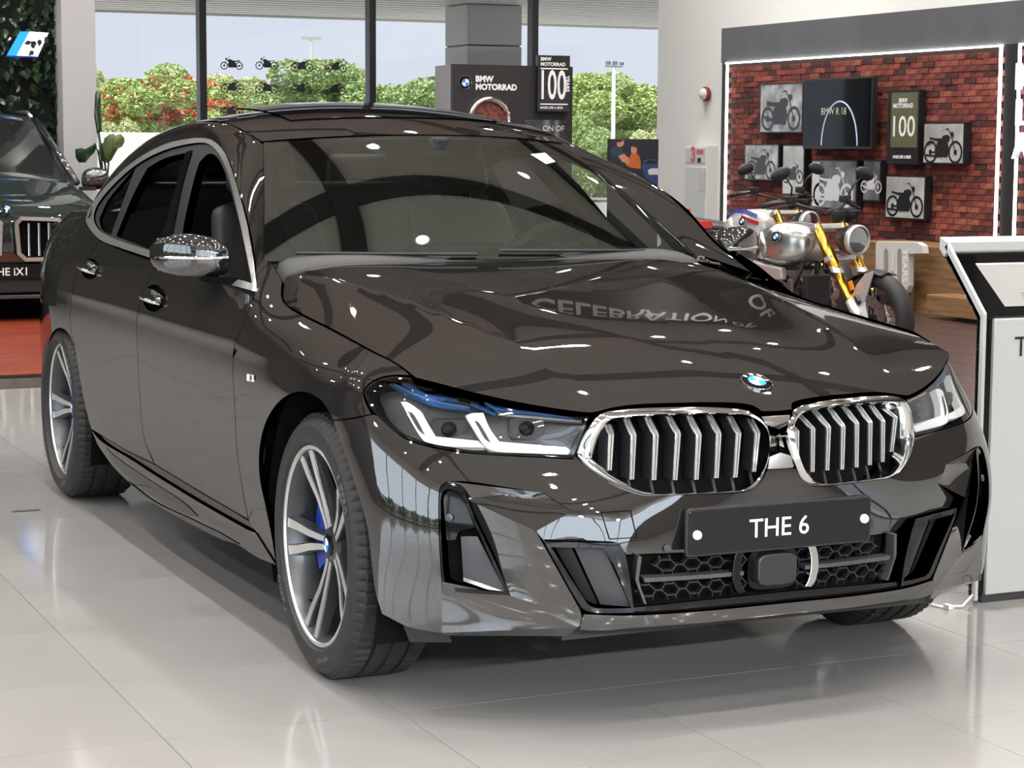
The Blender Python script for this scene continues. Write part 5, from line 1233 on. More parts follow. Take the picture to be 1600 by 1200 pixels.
# plinth, bench and the 100 YEARS sign
OAK = noise_col(mat('oak board', (.22, .12, .05), .45), (.16, .085, .035), (.30, .17, .075), 5, 5, stretch=(.5, 6, 6))
ply = 7.72
pn = thing('oak_plinth', 'long oak display plinth along the foot of the brick wall', 'plinth', (-9.6, ply, 0))
MB().box((0, .265, .28), (1.75, .53, .55)).build('plinth_body', OAK, pn, bevel=.004); MB().box((0, .265, .56), (1.78, .53, .02)).build('plinth_top', OAK, pn, bevel=.003)
MB().box((0, -.005, .03), (1.75, .02, .05)).build('skirting', OAK, pn)
bq = thing('oak_bench', 'low oak bench on a dark foot in front of the oak plinth', 'bench', (-8.35, 7.42, 0))
MB().box((0, .13, .125), (1.1, .28, .16)).build('bench_top', OAK, bq, bevel=.004); MB().box((.15, .13, .022), (.7, .2, .044)).build('bench_foot', BLACK, bq)
sg_ = thing('anniversary_sign', 'white cut-out 100 YEARS sign leaning on the oak plinth', 'sign', (-9.66, ply-.12, .0))
def px_on(px_, py_): p = at(px_, py_, y=ply-.12); return (p[0]+9.66, p[2])
O_ = [px_on(*p) for p in ((1377, 380), (1381, 377), (1442, 378), (1450, 384), (1452, 396), (1428, 397), (1428, 446), (1424, 457), (1417, 460), (1409, 454), (1407, 440), (1377, 440))]
MB().box((-.02, .04, .16), (.5, .03, .32)).build('sign_stand', OAK, sg_)
SIGNW = mat('white sign board', (.62, .60, .57), .4)
FR = ((0, 0, 0), (1, 0, 0), (0, 0, 1), (0, -1, 0))
MB().prism(O_, 0, .06, FR).build('sign_board', SIGNW, sg_, bevel=.004)
for xx in (1394, 1415):
    P = [px_on(*p) for p in ((xx-3, 392), (xx, 387), (xx+3, 392), (xx+3, 446), (xx, 452), (xx-3, 446))]
    MB().prism(P, .0605, .064, FR).build('sign_slot', mat('sign slot', (.30, .26, .23), .6), sg_)
for xx in (1386, 1405):
    MB().tube([(*px_on(xx, 388), 0)[:1]+(-.066,)+px_on(xx, 388)[1:], px_on(xx, 438)[:1]+(-.066,)+px_on(xx, 438)[1:]], .010, 6).build('sign_line', SIGNW, sg_)
p = px_on(1427, 415); V, F = text_on('YEARS', (p[0]-.03, -.066, p[1]), (0, 0, -1), (1, 0, 0), .10, bold=.003); mesh('sign_lettering', V, F, LETTER, sg_)['kind'] = 'stuff'
# window stickers
pos = [(362, 99), (417, 99), (472, 102), (525, 103), (363, 135), (417, 136), (471, 137), (523, 138), (362, 172), (417, 171), (466, 167)]
rw = ['top', 'top', 'top', 'top', 'middle', 'middle', 'middle', 'middle', 'bottom', 'bottom', 'bottom']; nn_ = ['first', 'second', 'third', 'fourth']*3
for i, (px_, py_) in enumerate(pos):
    c = at(px_, py_, x=XW+.012); V, F = moto_mesh(i, (0, 0, 0), (0, -1, 0) if i in (0, 1, 5) else (0, 1, 0), (0, 0, 1), .245)
    V = [np.array(v)*[1, 1, 1] for v in V]; o = mesh('motorcycle_sticker', V, F, INKD); o.location = c
    tag(o, 'black motorcycle silhouette sticker on the window, %s in the %s row' % (nn_[i], rw[i]), 'sticker', 'motorcycle stickers on the window')
# free-standing dark display panel
XD = -13.5
def dz(px_, py_, x=XD): p = at(px_, py_, x=x); return p[1], p[2]
y0, zt_ = dz(708, 100); y1, _ = dz(895, 103)
dp = thing('display_panel', 'black BMW MOTORRAD display panel with a chrome ring, standing before the windows', 'display panel', (XD, (y0+y1)/2, 0))
cy = (y0+y1)/2; PANEL = mat('anthracite panel', (.022, .021, .021), .5)
MB().box((-.03, 0, zt_/2), (.06, y1-y0, zt_)).build('front_board', PANEL, dp); MB().box((-.26, -.0, zt_/2), (.4, y1-y0-.004, zt_-.01)).build('side_board', mat('pale grey side', (.36, .36, .37), .6), dp)
def DX(px_, py_, e=.004): p = at(px_, py_, x=XD+e); return (e, p[1]-cy, p[2])
for s, p, sz in (('BMW', (743, 123.5), .078), ('MOTORRAD', (743, 136), .078)):
    V, F = text_on(s, DX(*p), (0, 1, 0), (0, 0, 1), sz, align='LEFT', bold=.004); mesh('panel_lettering', V, F, LETTER, dp)['kind'] = 'stuff'
emblem(DX(727, 129, .0), (1, 0, 0), (0, 0, 1), .066, dp, letters=False) if False else None
c0 = DX(765, 188, .02); MB().tube([(c0[0], c0[1]+.205*math.cos(t_), c0[2]+.205*math.sin(t_)) for t_ in np.linspace(0, 2*PI, 40)], .028, 8, False).build('chrome_ring', CHROME, dp, True)
MB().lathe([(.0001, .01), (.18, .01)], 30, 'x', (0, c0[1], c0[2])).build('ring_print', noise_col(mat('brick print', (.2, .06, .04), .5), (.10, .03, .02), (.30, .09, .06), 30), dp)
V, F = text_on('ON OF', DX(865, 201, .012), (0, 1, 0), (0, 0, 1), .075); mesh('panel_lettering', V, F, LETTER, dp)['kind'] = 'stuff'
a, b = DX(818, 187, .008), DX(884, 235, .008); MB().box((.006, (a[1]+b[1])/2, (a[2]+b[2])/2), (.006, b[1]-a[1], a[2]-b[2])).build('glass_plaque', mat('dark glass plaque', (.035, .036, .038), .05), dp)
for q in ((820, 190), (881, 191)): MB().lathe([(.0001, .022), (.010, .02), (.012, .0)], 12, 'x', (0, DX(*q)[1], DX(*q)[2])).build('plaque_stud', CHROME, dp)
a, b = at(841, 86, x=XD+.06), at(890, 175, x=XD+.06)
ps = thing('anniversary_board', 'narrow black board BMW MOTORRAD 100 YEARS on the display panel\'s upper right', 'sign', (XD+.0, (a[1]+b[1])/2, (a[2]+b[2])/2)); w, h = b[1]-a[1], a[2]-b[2]
MB().box((.032, 0, 0), (.06, w, h)).build('board', INKD, ps, bevel=.003)
for s, z, sz, bo in (('BMW', .43, .048, .0016), ('MOTORRAD', .34, .048, .0016), ('MAKE LIFE A RIDE', -.43, .031, .001)):
    V, F = text_on(s, (.0635, -.43*w, z*h), (0, 1, 0), (0, 0, 1), sz, align='LEFT', bold=bo); mesh('board_lettering', V, F, LETTER, ps)['kind'] = 'stuff'
V, F = text_on('100', (.0635, -.06*w, -.05*h), (0, .52, 0), (0, 0, 1), .40, bold=.005); mesh('board_numeral', V, F, LETTER, ps)['kind'] = 'stuff'
V, F = text_on('YEARS', (.0635, .42*w, .0*h), (0, 0, -1), (0, 1, 0), .055, bold=.002); mesh('board_lettering', V, F, LETTER, ps)['kind'] = 'stuff'
for z in (.265, -.365): MB().box((.0635, 0, z*h), (.002, .86*w, .012)).build('board_rule', LETTER, ps)
emblem((XD+.002, DX(727, 129)[1]+cy, DX(727, 129)[2]), (1, 0, 0), (0, 0, 1), .066, None, letters=False, name='wall_emblem')
we = bpy.data.objects['wall_emblem']; we.parent = dp; we.location = (-XD, -cy, 0)
# advertising banner with a couple and a car
XA = -12.6
a, b = at(950, 217, x=XA), at(1027, 310, x=XA); w, h = b[1]-a[1], a[2]+.0
ad = thing('advertising_banner', 'dark standing banner printed with a couple and a blue car', 'banner', (XA, (a[1]+b[1])/2, 0))
MB().box((0, 0, a[2]/2), (.02, w, a[2])).build('banner_board', mat('night print', (.018, .02, .026), .3), ad)
def ap(pts, m, e):
    P = [at(px_, py_, x=XA+.0105+e) for px_, py_ in pts]; mesh('printed_figure', [(XA*0+.0105+e, p[1]-(a[1]+b[1])/2, p[2]) for p in P], [tuple(range(len(P)))], m, ad)['kind'] = 'stuff'
SKIN = mat('skin print', (.55, .25, .15), .5)
ap([(953, 238), (958, 229), (966, 227), (972, 234), (975, 243), (967, 247), (958, 244)], mat('navy print', (.03, .05, .09), .5), .0005); ap([(964, 228), (964, 220), (969, 217), (975, 219), (975, 226), (970, 230)], SKIN, .001); ap([(963, 220), (968, 217), (975, 218), (972, 221), (966, 223)], INKD, .0015)
ap([(984, 245), (986, 240), (992, 238), (998, 241), (1001, 252), (1001, 264), (985, 262), (978, 258), (976, 251)], mat('orange print', (.50, .12, .03), .5), .001); ap([(986, 238), (986, 230), (990, 227), (995, 229), (995, 238), (991, 241)], SKIN, .0015); ap([(987, 229), (992, 226), (998, 231), (1000, 243), (997, 243), (995, 231)], mat('brown hair print', (.08, .02, .015), .5), .002); ap([(966, 244), (975, 240), (982, 247), (984, 256), (972, 253)], SKIN, .002)
ap([(1002, 262), (1006, 251), (1016, 248), (1028, 251), (1028, 290), (1010, 280)], mat('blue car print', (.03, .05, .16), .3), .0008); ap([(1012, 266), (1018, 263), (1028, 263), (1028, 273), (1014, 273)], INKL, .0014); ap([(1006, 256), (1014, 250), (1027, 252), (1027, 256)], INKD, .0013)
# ------------------------------------------------------------------ information kiosk
kx, ky = -.03, 1.24
ki_ = thing('information_kiosk', 'white information kiosk with a tilted screen and THE 6 lettering beside the car', 'kiosk', (kx, ky, 0))
KW = .80
def kp(pts): return pts
slab = lambda y0, y1, P, m, nm, bev=.003: MB().prism([(p[0], p[1]) for p in P], y0, y1, ((0, 0, 0), (1, 0, 0), (0, 0, 1), (0, 1, 0))).build(nm, m, ki_, bevel=bev)
slab(0, .012, [(-.008, .012), (.012, .012), (.012, .905), (-.185, 1.112), (-.202, 1.098), (-.008, .893)], WHITEG, 'side_slab')
slab(.012, .052, [(-.04, .02), (-.012, .02), (-.012, .895), (-.20, 1.09), (-.215, 1.075), (-.04, .885)], GLOSS, 'shadow_gap')
slab(.050, KW, [(-.05, .025), (.0, .025), (.0, .885), (-.02, .893), (-.05, .885)], WHITEG, 'body', .004)
slab(.012, KW, [(-.0, .895), (-.195, 1.085), (-.215, 1.065), (-.02, .875)], GLOSS, 'screen_bezel')
slab(.0, KW, [(-.183, 1.084), (-.183, 1.113), (-.225, 1.128), (-.225, 1.09), (-.20, 1.066)], WHITEG, 'top_slab', .002)
slab(.04, KW, [(-.05, 0), (-.006, 0), (-.006, .03), (-.05, .03)], GREYP, 'plinth', 0)
nrm_ = np.array([.193, 0, .198]); nrm_ /= np.linalg.norm(nrm_); dn = np.array([-.198, 0, .193]); dn /= np.linalg.norm(dn)
def kpt(u, y): return np.array([0, 0, .895])+dn*u+nrm_*.002+np.array([0, y, 0])
SCR = noise_col(mat('kiosk screen', (.30, .29, .28), .15, emit=(.36, .35, .34), es=.25), (.27, .265, .26), (.33, .32, .31), 2)
P = [kpt(.035, .105), kpt(.035, KW-.04), kpt(.215, KW-.04), kpt(.215, .085)]
mesh('screen', P, [(0, 1, 2, 3)], SCR, ki_)
P = [kpt(.208, .09)+nrm_*.001, kpt(.208, KW-.04)+nrm_*.001, kpt(.215, KW-.04)+nrm_*.001, kpt(.215, .086)+nrm_*.001]; mesh('screen_header', P, [(0, 1, 2, 3)], WHITE, ki_)
TXT = mat('grey screen text', (.16, .155, .15), .4)
for r in range(5):
    for c_ in range(3):
        y = .19+.17*c_; u = .085-.010*r; w = .09 if r < 4 else .05
        mesh('screen_text', [kpt(u, y)+nrm_*.001, kpt(u, y+w)+nrm_*.001, kpt(u+.004, y+w)+nrm_*.001, kpt(u+.004, y)+nrm_*.001], [(0, 1, 2, 3)], TXT, ki_)['kind'] = 'stuff'
V, F = text_on('THE 6', (.0015, .125, .795), (0, 1, 0), (0, 0, 1), .088, align='LEFT'); mesh('kiosk_lettering', V, F, BLACK, ki_)['kind'] = 'stuff'
cb = thing('power_cable', 'thin white cable lying on the tiles beside the kiosk foot', 'cable', (-.05, 1.10, 0))
MB().tube([(.02, .14, .03), (.05, .08, .006), (.03, .02, .005), (-.05, .0, .005), (-.14, .04, .005), (-.2, .13, .005)], .004, 6).build('cable', WHITE, cb, True); MB().box((.045, .03, .008), (.03, .016, .014)).build('plug', WHITE, cb)
# ------------------------------------------------------------------ motorcycles
GOLD = mat('gold anodised fork', (.75, .42, .06), .22, 1.0); FSIL = mat('fork silver', (.78, .78, .77), .38, .75)
TANKS = mat('brushed silver tank', (.55, .55, .54), .24, .9, coat=.6); TANKW = mat('white tank lacquer', (.62, .62, .61), .2, .2, coat=.8); TANKK = mat('black tank lacquer', (.012, .012, .013), .15, coat=.8)
ENG = mat('dark engine metal', (.05, .05, .052), .35, .7); SEATM = mat('black seat vinyl', (.012, .012, .012), .5); STRB = mat('blue stripe', (.03, .05, .30), .3); STRR = mat('red stripe', (.45, .03, .03), .3)
def make_bike(tank, label, fender=True):
    t = thing('motorcycle', label, 'motorcycle')
    st = empty('front_wheel', (0, 0, .305), parent=t)
    MB().lathe([(.222, -.05), (.25, -.064), (.285, -.055), (.303, -.025), (.305, 0), (.303, .025), (.285, .055), (.25, .064), (.222, .05)], 60, 'y').build('tyre', RUBBER, st, True)
    MB().lathe([(.226, -.045), (.216, -.04), (.206, -.01), (.206, .01), (.216, .04), (.226, .045)], 60, 'y').build('rim', BLACKS, st, True)
    MB().lathe([(.0001, -.06), (.035, -.06), (.04, -.03), (.04, .03), (.035, .06), (.0001, .06)], 24, 'y').build('hub', ENG, st, True, 40)
    mb = MB()
    for k in range(40):
        a = 2*PI*k/40; b = a+(.5 if k % 2 else -.5); s = .03 if k % 4 < 2 else -.03; mb.tube([(.036*math.cos(b), s, .036*math.sin(b)), (.212*math.cos(a), s*.2, .212*math.sin(a))], .0022, 4, False)
    mb.build('spokes', STEEL, st)['kind'] = 'stuff'
    for s in (-1, 1):
        mb = MB(); m = 36; V = []; F = []
        mb.lathe([(.095, s*.075), (.16, s*.075), (.16, s*.079), (.095, s*.079)], 48, 'y', close=True).build('brake_disc', STEEL, st, False)
        mb = MB()
        for k in range(20):
            a = 2*PI*k/20; r = .12 if k % 2 else .142; mb.lathe([(.0001, s*.0795), (.006, s*.0795)], 8, 'y', (r*math.cos(a), 0, r*math.sin(a)))
        mb.build('disc_holes', BLACK, st)['kind'] = 'stuff'
        MB().box((-.10, s*.085, .10), (.11, .05, .06), rot=[[.7, 0, -.7], [0, 1, 0], [.7, 0, .7]]).build('brake_caliper', ENG, t, bevel=.01).location = (0, 0, .305)
    rk = np.array([-.60, 0, .80])*.93
    def fk(u, y, f=0): return np.array([-.035, y, .305])+rk*u+np.array([f, 0, 0])
    for s in (-1, 1):
        y = s*.105
        MB().tube([fk(-.03, y), fk(.16, y)], [.036, .036], 14).build('fork_leg', FSIL, t, True)
        MB().tube([fk(.16, y), fk(.17, y), fk(.40, y)], [.034, .031, .031], 14).build('fork_tube_lower', GOLD, t, True)
        MB().tube([fk(.40, y), fk(.41, y), fk(.78, y)], [.031, .037, .037], 14).build('fork_tube', GOLD, t, True)
        MB().lathe([(.041, 0), (.041, .05)], 14, 'z').xf(lambda v, y=y: fk(.39, y)+np.array([v[0], v[1], 0])+rk*v[2]).build('fork_clamp', FSIL, t, True)
    for u in (.50, .76): MB().box(tuple(fk(u, 0)), (.06, .29, .035), rot=[[.9, 0, -.44], [0, 1, 0], [.44, 0, .9]]).build('triple_clamp', FSIL, t, bevel=.006)
    hl = fk(.64, 0)+np.array([.14, 0, .02])
    MB().lathe([(.0001, -.10), (.05, -.095), (.085, -.04), (.094, .01), (.094, .05)], 32, 'x', tuple(hl)).build('headlight_shell', BLACKS, t, True, 50)
    MB().lathe([(.094, .04), (.098, .05), (.098, .075), (.088, .082), (.086, .07)], 32, 'x', tuple(hl)).build('headlight_ring', FSIL, t, True, 40)
    MB().lathe([(.0001, .082), (.05, .080), (.087, .070)], 24, 'x', tuple(hl)).build('headlight_lens', mat('lamp reflector', (.35, .36, .37), .08, 1.0) if 'lamp reflector' not in bpy.data.materials else bpy.data.materials['lamp reflector'], t, True)
    for s in (-.055, .055): MB().lathe([(.0001, .045), (.044, .045), (.05, .035), (.05, -.02), (.03, -.05)], 20, 'z').xf(lambda v, s=s: hl+np.array([-.06, s, .15])+np.array([v[0]+.6*v[2], v[1], v[2]*.8])).build('instrument', BLACKS, t, True, 40)
    top = fk(.80, 0)
    MB().tube([top+[-.14, -.36, .12], top+[-.10, -.26, .135], top+[-.02, -.12, .09], top+[0, 0, .07], top+[-.02, .12, .09], top+[-.10, .26, .135], top+[-.14, .36, .12]], .0125, 10).build('handlebar', BLACKS, t, True)
    for s in (-1, 1):
        MB().tube([top+[-.185, s*.40, .105], top+[-.125, s*.285, .137]], .018, 10).build('grip', BLACK, t, True); MB().tube([top+[-.05, s*.25, .12], top+[-.08, s*.33, .10], top+[-.13, s*.40, .09]], .006, 6).build('lever', BLACKS, t, True)
        MB().box(tuple(top+[-.09, s*.235, .15]), (.06, .06, .05)).build('switch_housing', BLACK, t, bevel=.01)
        MB().tube([top+[-.08, s*.24, .15], top+[-.05, s*.26, .23], top+[-.04, s*.32, .29]], .006, 8).build('mirror_stalk', BLACK, t, True)
        c = top+np.array([-.045, s*.36, .315]); MB().lathe([(.0001, .02), (.05, .014), (.062, 0), (.055, -.008), (.0001, -.006)], 22, 'x').xf(lambda v: c+np.array([v[0], v[1]*1.35, v[2]*.72+v[1]*s*-.25])).build('mirror', BLACK, t, True)
    mark_ = set(o.name for o in t.children)
    # tank: rings along x
    def ring(x, w, z0, z1, p=.62, n=18):
        R = []
        for k in range(n):
            a = 2*PI*k/n; u, v = math.cos(a), math.sin(a); R.append((x, w*math.copysign(abs(u)**p, u), (z0+z1)/2+(z1-z0)/2*math.copysign(abs(v)**p, v)))
        return R
    tk = MB().loft([ring(-.50, .06, .80, .90), ring(-.53, .13, .74, .96), ring(-.64, .185, .70, 1.005), ring(-.78, .20, .70, 1.0), ring(-.88, .165, .71, .975), ring(-1.0, .125, .735, .92), ring(-1.06, .09, .76, .87)], cap=True).build('tank', tank, t, True)
    sb = tk.modifiers.new('round', 'SUBSURF'); sb.levels = 1; sb.render_levels = 2
    for s in (-1, 1):
        kn = MB().loft([[(x, s*(w+.004), z) for x, w, z in r] for r in ([(-.78, .19, .76), (-.80, .19, .86), (-.86, .165, .93)], [(-.86, .165, .75), (-.88, .16, .85), (-.93, .14, .91)], [(-1.0, .12, .76), (-1.0, .12, .83), (-1.02, .105, .88)])], closed=False).build('knee_panel', tank, t, True); kn.modifiers.new('t', 'SOLIDIFY').thickness = .01
        MB().loft([[(-.66, s*.165, .70), (-.66, s*.15, .62), (-.66, s*.11, .62), (-.66, s*.12, .70)], [(-.85, s*.185, .72), (-.85, s*.165, .61), (-.85, s*.12, .61), (-.85, s*.13, .72)], [(-1.08, s*.14, .745), (-1.08, s*.13, .66), (-1.08, s*.1, .66), (-1.08, s*.1, .745)]], cap=True).build('side_cover', FSIL, t, bevel=.012)
        emblem((-.68, s*.196, .905), (.1, s*.95, .3), (0, 0, 1), .036, t, letters=False, name='tank_emblem')
        MB().lathe([(.0001, .16), (.06, .155), (.075, .12), (.08, .0), (.075, -.05)], 20, 'y').xf(lambda v: np.array([-.70, s*(.16+v[1]), .40])+np.array([v[0]*1.1, 0, v[2]])).build('cylinder_head', ENG, t, True, 40)
        for k in range(6): MB().box((-.70, s*(.135+.018*k), .40), (.20, .006, .17)).build('cooling_fin', ENG, t)
        MB().tube([(-.62, s*.24, .34), (-.58, s*.25, .22), (-.75, s*.18, .17), (-1.2, s*.16, .19)], .02, 10).build('exhaust_pipe', CHROME, t, True)
        MB().tube([(-.55, s*.05, .78), (-.62, s*.10, .55), (-.85, s*.14, .50), (-1.1, s*.13, .62)], .016, 8).build('frame_tube', BLACK, t, True); MB().tube([(-.60, s*.06, .70), (-1.15, s*.12, .68), (-1.55, s*.11, .78)], .014, 8).build('frame_tube', BLACK, t, True)
        MB().box((-.57, s*.16, .56), (.05, .02, .14)).build('bracket', STEEL, t, bevel=.005)
    if tank is TANKW:
        for s in (-1, 1):
            mb = MB().loft([[(x, s*(w+.006), z) for w, z in ((a, b), (a-.012, b+.03))] for x, a, b in ((-.56, .15, .93), (-.68, .165, .965), (-.80, .17, .965), (-.92, .135, .925))], closed=False); mb.build('tank_stripe', STRB, t, True)
            mb = MB().loft([[(x, s*(w+.006), z) for w, z in ((a, b), (a-.003, b+.03))] for x, a, b in ((-.54, .145, .875), (-.62, .178, .90), (-.70, .19, .925))], closed=False); mb.build('tank_stripe', STRR, t, True)
    MB().box((-.72, 0, .40), (.32, .26, .34)).build('engine_block', ENG, t, bevel=.04); MB().box((-1.02, 0, .38), (.30, .18, .22)).build('gearbox', ENG, t, bevel=.04); MB().box((-.50, 0, .56), (.06, .20, .20)).build('oil_cooler', BLACK, t, bevel=.008)
    se = MB().loft([ring(-1.02, .10, .80, .86), ring(-1.15, .15, .79, .875), ring(-1.4, .15, .80, .89), ring(-1.66, .11, .83, .91), ring(-1.72, .06, .85, .90)], cap=True).build('seat', SEATM, t, True)
    for o in t.children:
        if o.name not in mark_: o.location = (-.07, 0, -.10)
    if fender:
        R = []
        for a in np.linspace(math.radians(72), math.radians(140), 12):
            R.append([(.322*math.cos(a), y, .305+.322*math.sin(a)+(.0 if abs(y) < .05 else -.02*abs(math.sin(a)))) for y in (-.075, -.05, 0, .05, .075)])
        f = MB().loft(R, closed=False).build('front_fender', BLACK, t, True); f.modifiers.new('t', 'SOLIDIFY').thickness = .005
        for s in (-1, 1):
            MB().prism([(-.15, .42), (-.04, .24), (.03, .27), (-.02, .42), (.06, .62), (-.02, .60), (-.10, .52)], s*.082-.006, s*.082+.006, ((0, 0, 0), (1, 0, 0), (0, 0, 1), (0, 1, 0))).build('fender_bracket', FSIL, t, bevel=.003)
            MB().box((-.11, s*.118, .52), (.03, .012, .06), rot=[[.9, 0, -.44], [0, 1, 0], [.44, 0, .9]]).build('reflector', mat('amber', (.8, .25, .02), .2) if 'amber' not in bpy.data.materials else bpy.data.materials['amber'], t)
    rw_ = empty('rear_wheel', (-1.49, 0, .31), parent=t)
    MB().lathe([(.222, -.07), (.25, -.09), (.285, -.08), (.307, -.04), (.311, 0), (.307, .04), (.285, .08), (.25, .09), (.222, .07)], 48, 'y').build('tyre', RUBBER, rw_, True); MB().lathe([(.226, -.06), (.206, -.01), (.206, .01), (.226, .06)], 48, 'y').build('rim', BLACKS, rw_, True)
    mb = MB()
    for k in range(32):
        a = 2*PI*k/32; mb.tube([(.04*math.cos(a+.4), .03*(-1)**k, .04*math.sin(a+.4)), (.212*math.cos(a), 0, .212*math.sin(a))], .0025, 4, False)
    mb.build('spokes', STEEL, rw_)['kind'] = 'stuff'; MB().lathe([(.0001, -.09), (.07, -.08), (.08, .0), (.07, .06), (.0001, .06)], 20, 'y').build('hub', ENG, rw_, True, 40)
    MB().tube([(-1.0, -.09, .36), (-1.49, -.11, .31)], .04, 10).build('swingarm', ENG, t, True); MB().tube([(-1.2, .16, .19), (-1.35, .19, .30), (-1.75, .20, .42)], [.03, .05, .055], 14).build('silencer', CHROME, t, True); MB().tube([(-.9, .14, .2), (-.95, .30, .02)], .012, 6).build('side_stand', BLACK, t)
    MB().box((-1.74, 0, .84), (.05, .10, .06)).build('tail_light', RED, t, bevel=.01)
    return t
b1 = make_bike(TANKS, 'silver-tanked motorcycle with gold fork tubes standing nearest the car')
p = at(1369, 503, z=.305); b1.location = (p[0], p[1], .012); b1.rotation_euler = (0, 0, math.radians(9))
b2 = make_bike(TANKW, 'white-tanked motorcycle with blue and red stripes behind the silver one')
b2.location = (-8.25, 6.0, .012); b2.rotation_euler = (0, 0, math.radians(9))
b3 = make_bike(TANKK, 'black motorcycle half hidden behind the kiosk at the right edge'); b3.location = (-7.25, 7.35, .012) ; b3.rotation_euler = (0, 0, math.radians(-172))
# ------------------------------------------------------------------ green SUV
xf_ = -11.2; pc = at(11, 380, x=xf_)
suv = thing('suv', 'dark green suv with big chrome twin grille, plate reads THE iX1, at the left edge', 'car', (xf_, pc[1], .012))
RG = [(.02, [(0, .30), (.55, .30), (.70, .36), (.74, .55), (.70, .70), (.58, .80), (.42, .83), (.2, .845), (0, .85)]),
 (-.10, [(0, .22), (.70, .22), (.82, .32), (.855, .58), (.82, .77), (.70, .87), (.5, .90), (.2, .915), (0, .92)]),
 (-.30, [(0, .2), (.80, .2), (.88, .34), (.905, .60), (.885, .81), (.76, .925), (.5, .95), (.2, .96), (0, .965)]),
 (-.65, [(0, .2), (.84, .2), (.905, .35), (.92, .62), (.91, .85), (.80, .97), (.5, 1.0), (.2, 1.015), (0, 1.02)]),
 (-1.05, [(0, .2), (.84, .2), (.905, .35), (.918, .62), (.912, .89), (.80, 1.035), (.6, 1.065), (.3, 1.08), (0, 1.085)]),
 (-1.07, [(0, .2), (.84, .2), (.905, .35), (.918, .62), (.912, .89), (.80, 1.04), (.62, 1.075), (.3, 1.09), (0, 1.095)]),
 (-1.45, [(0, .2), (.84, .2), (.905, .35), (.915, .62), (.912, .91), (.84, 1.05), (.72, 1.34), (.44, 1.385), (0, 1.40)]),
 (-1.85, [(0, .2), (.84, .2), (.905, .35), (.915, .62), (.913, .92), (.85, 1.06), (.665, 1.59), (.44, 1.62), (0, 1.635)]),
 (-1.88, [(0, .2), (.84, .2), (.905, .35), (.915, .62), (.913, .92), (.85, 1.06), (.665, 1.60), (.44, 1.63), (0, 1.645)]),
 (-2.7, [(0, .2), (.84, .2), (.905, .35), (.918, .62), (.918, .93), (.855, 1.07), (.665, 1.61), (.44, 1.645), (0, 1.655)]),
 (-3.7, [(0, .2), (.84, .2), (.905, .35), (.918, .62), (.915, .93), (.83, 1.07), (.60, 1.51), (.4, 1.575), (0, 1.59)]),
 (-4.25, [(0, .25), (.80, .25), (.87, .38), (.89, .62), (.88, .92), (.80, 1.06), (.56, 1.38), (.38, 1.46), (0, 1.48)]),
 (-4.48, [(0, .35), (.70, .35), (.80, .45), (.83, .62), (.82, .88), (.72, 1.0), (.5, 1.1), (.3, 1.12), (0, 1.12)])]
rings = [[(x, y, z) for y, z in P]+[(x, -y, z) for y, z in P[-2:0:-1]] for x, P in RG]
mb = MB().loft(rings, cap=True); n16 = 16; mi = []
for i in range(len(rings)-1):
    for k in range(n16):
        g = 0
        seg = k if k < 8 else 15-k
        if 5 <= i <= 6 and seg >= 6: g = 1
        if 6 <= i <= 10 and seg == 5: g = 1
        mi.append(g)
mi += [0, 0]
SG = mat('dark car glass', (.012, .013, .013), .05, spec=.7)
o = mb.build('body', [GREENP, SG], suv, True); o.data.polygons.foreach_set('material_index', mi); sb = o.modifiers.new('round', 'SUBSURF'); sb.levels = 1; sb.render_levels = 2
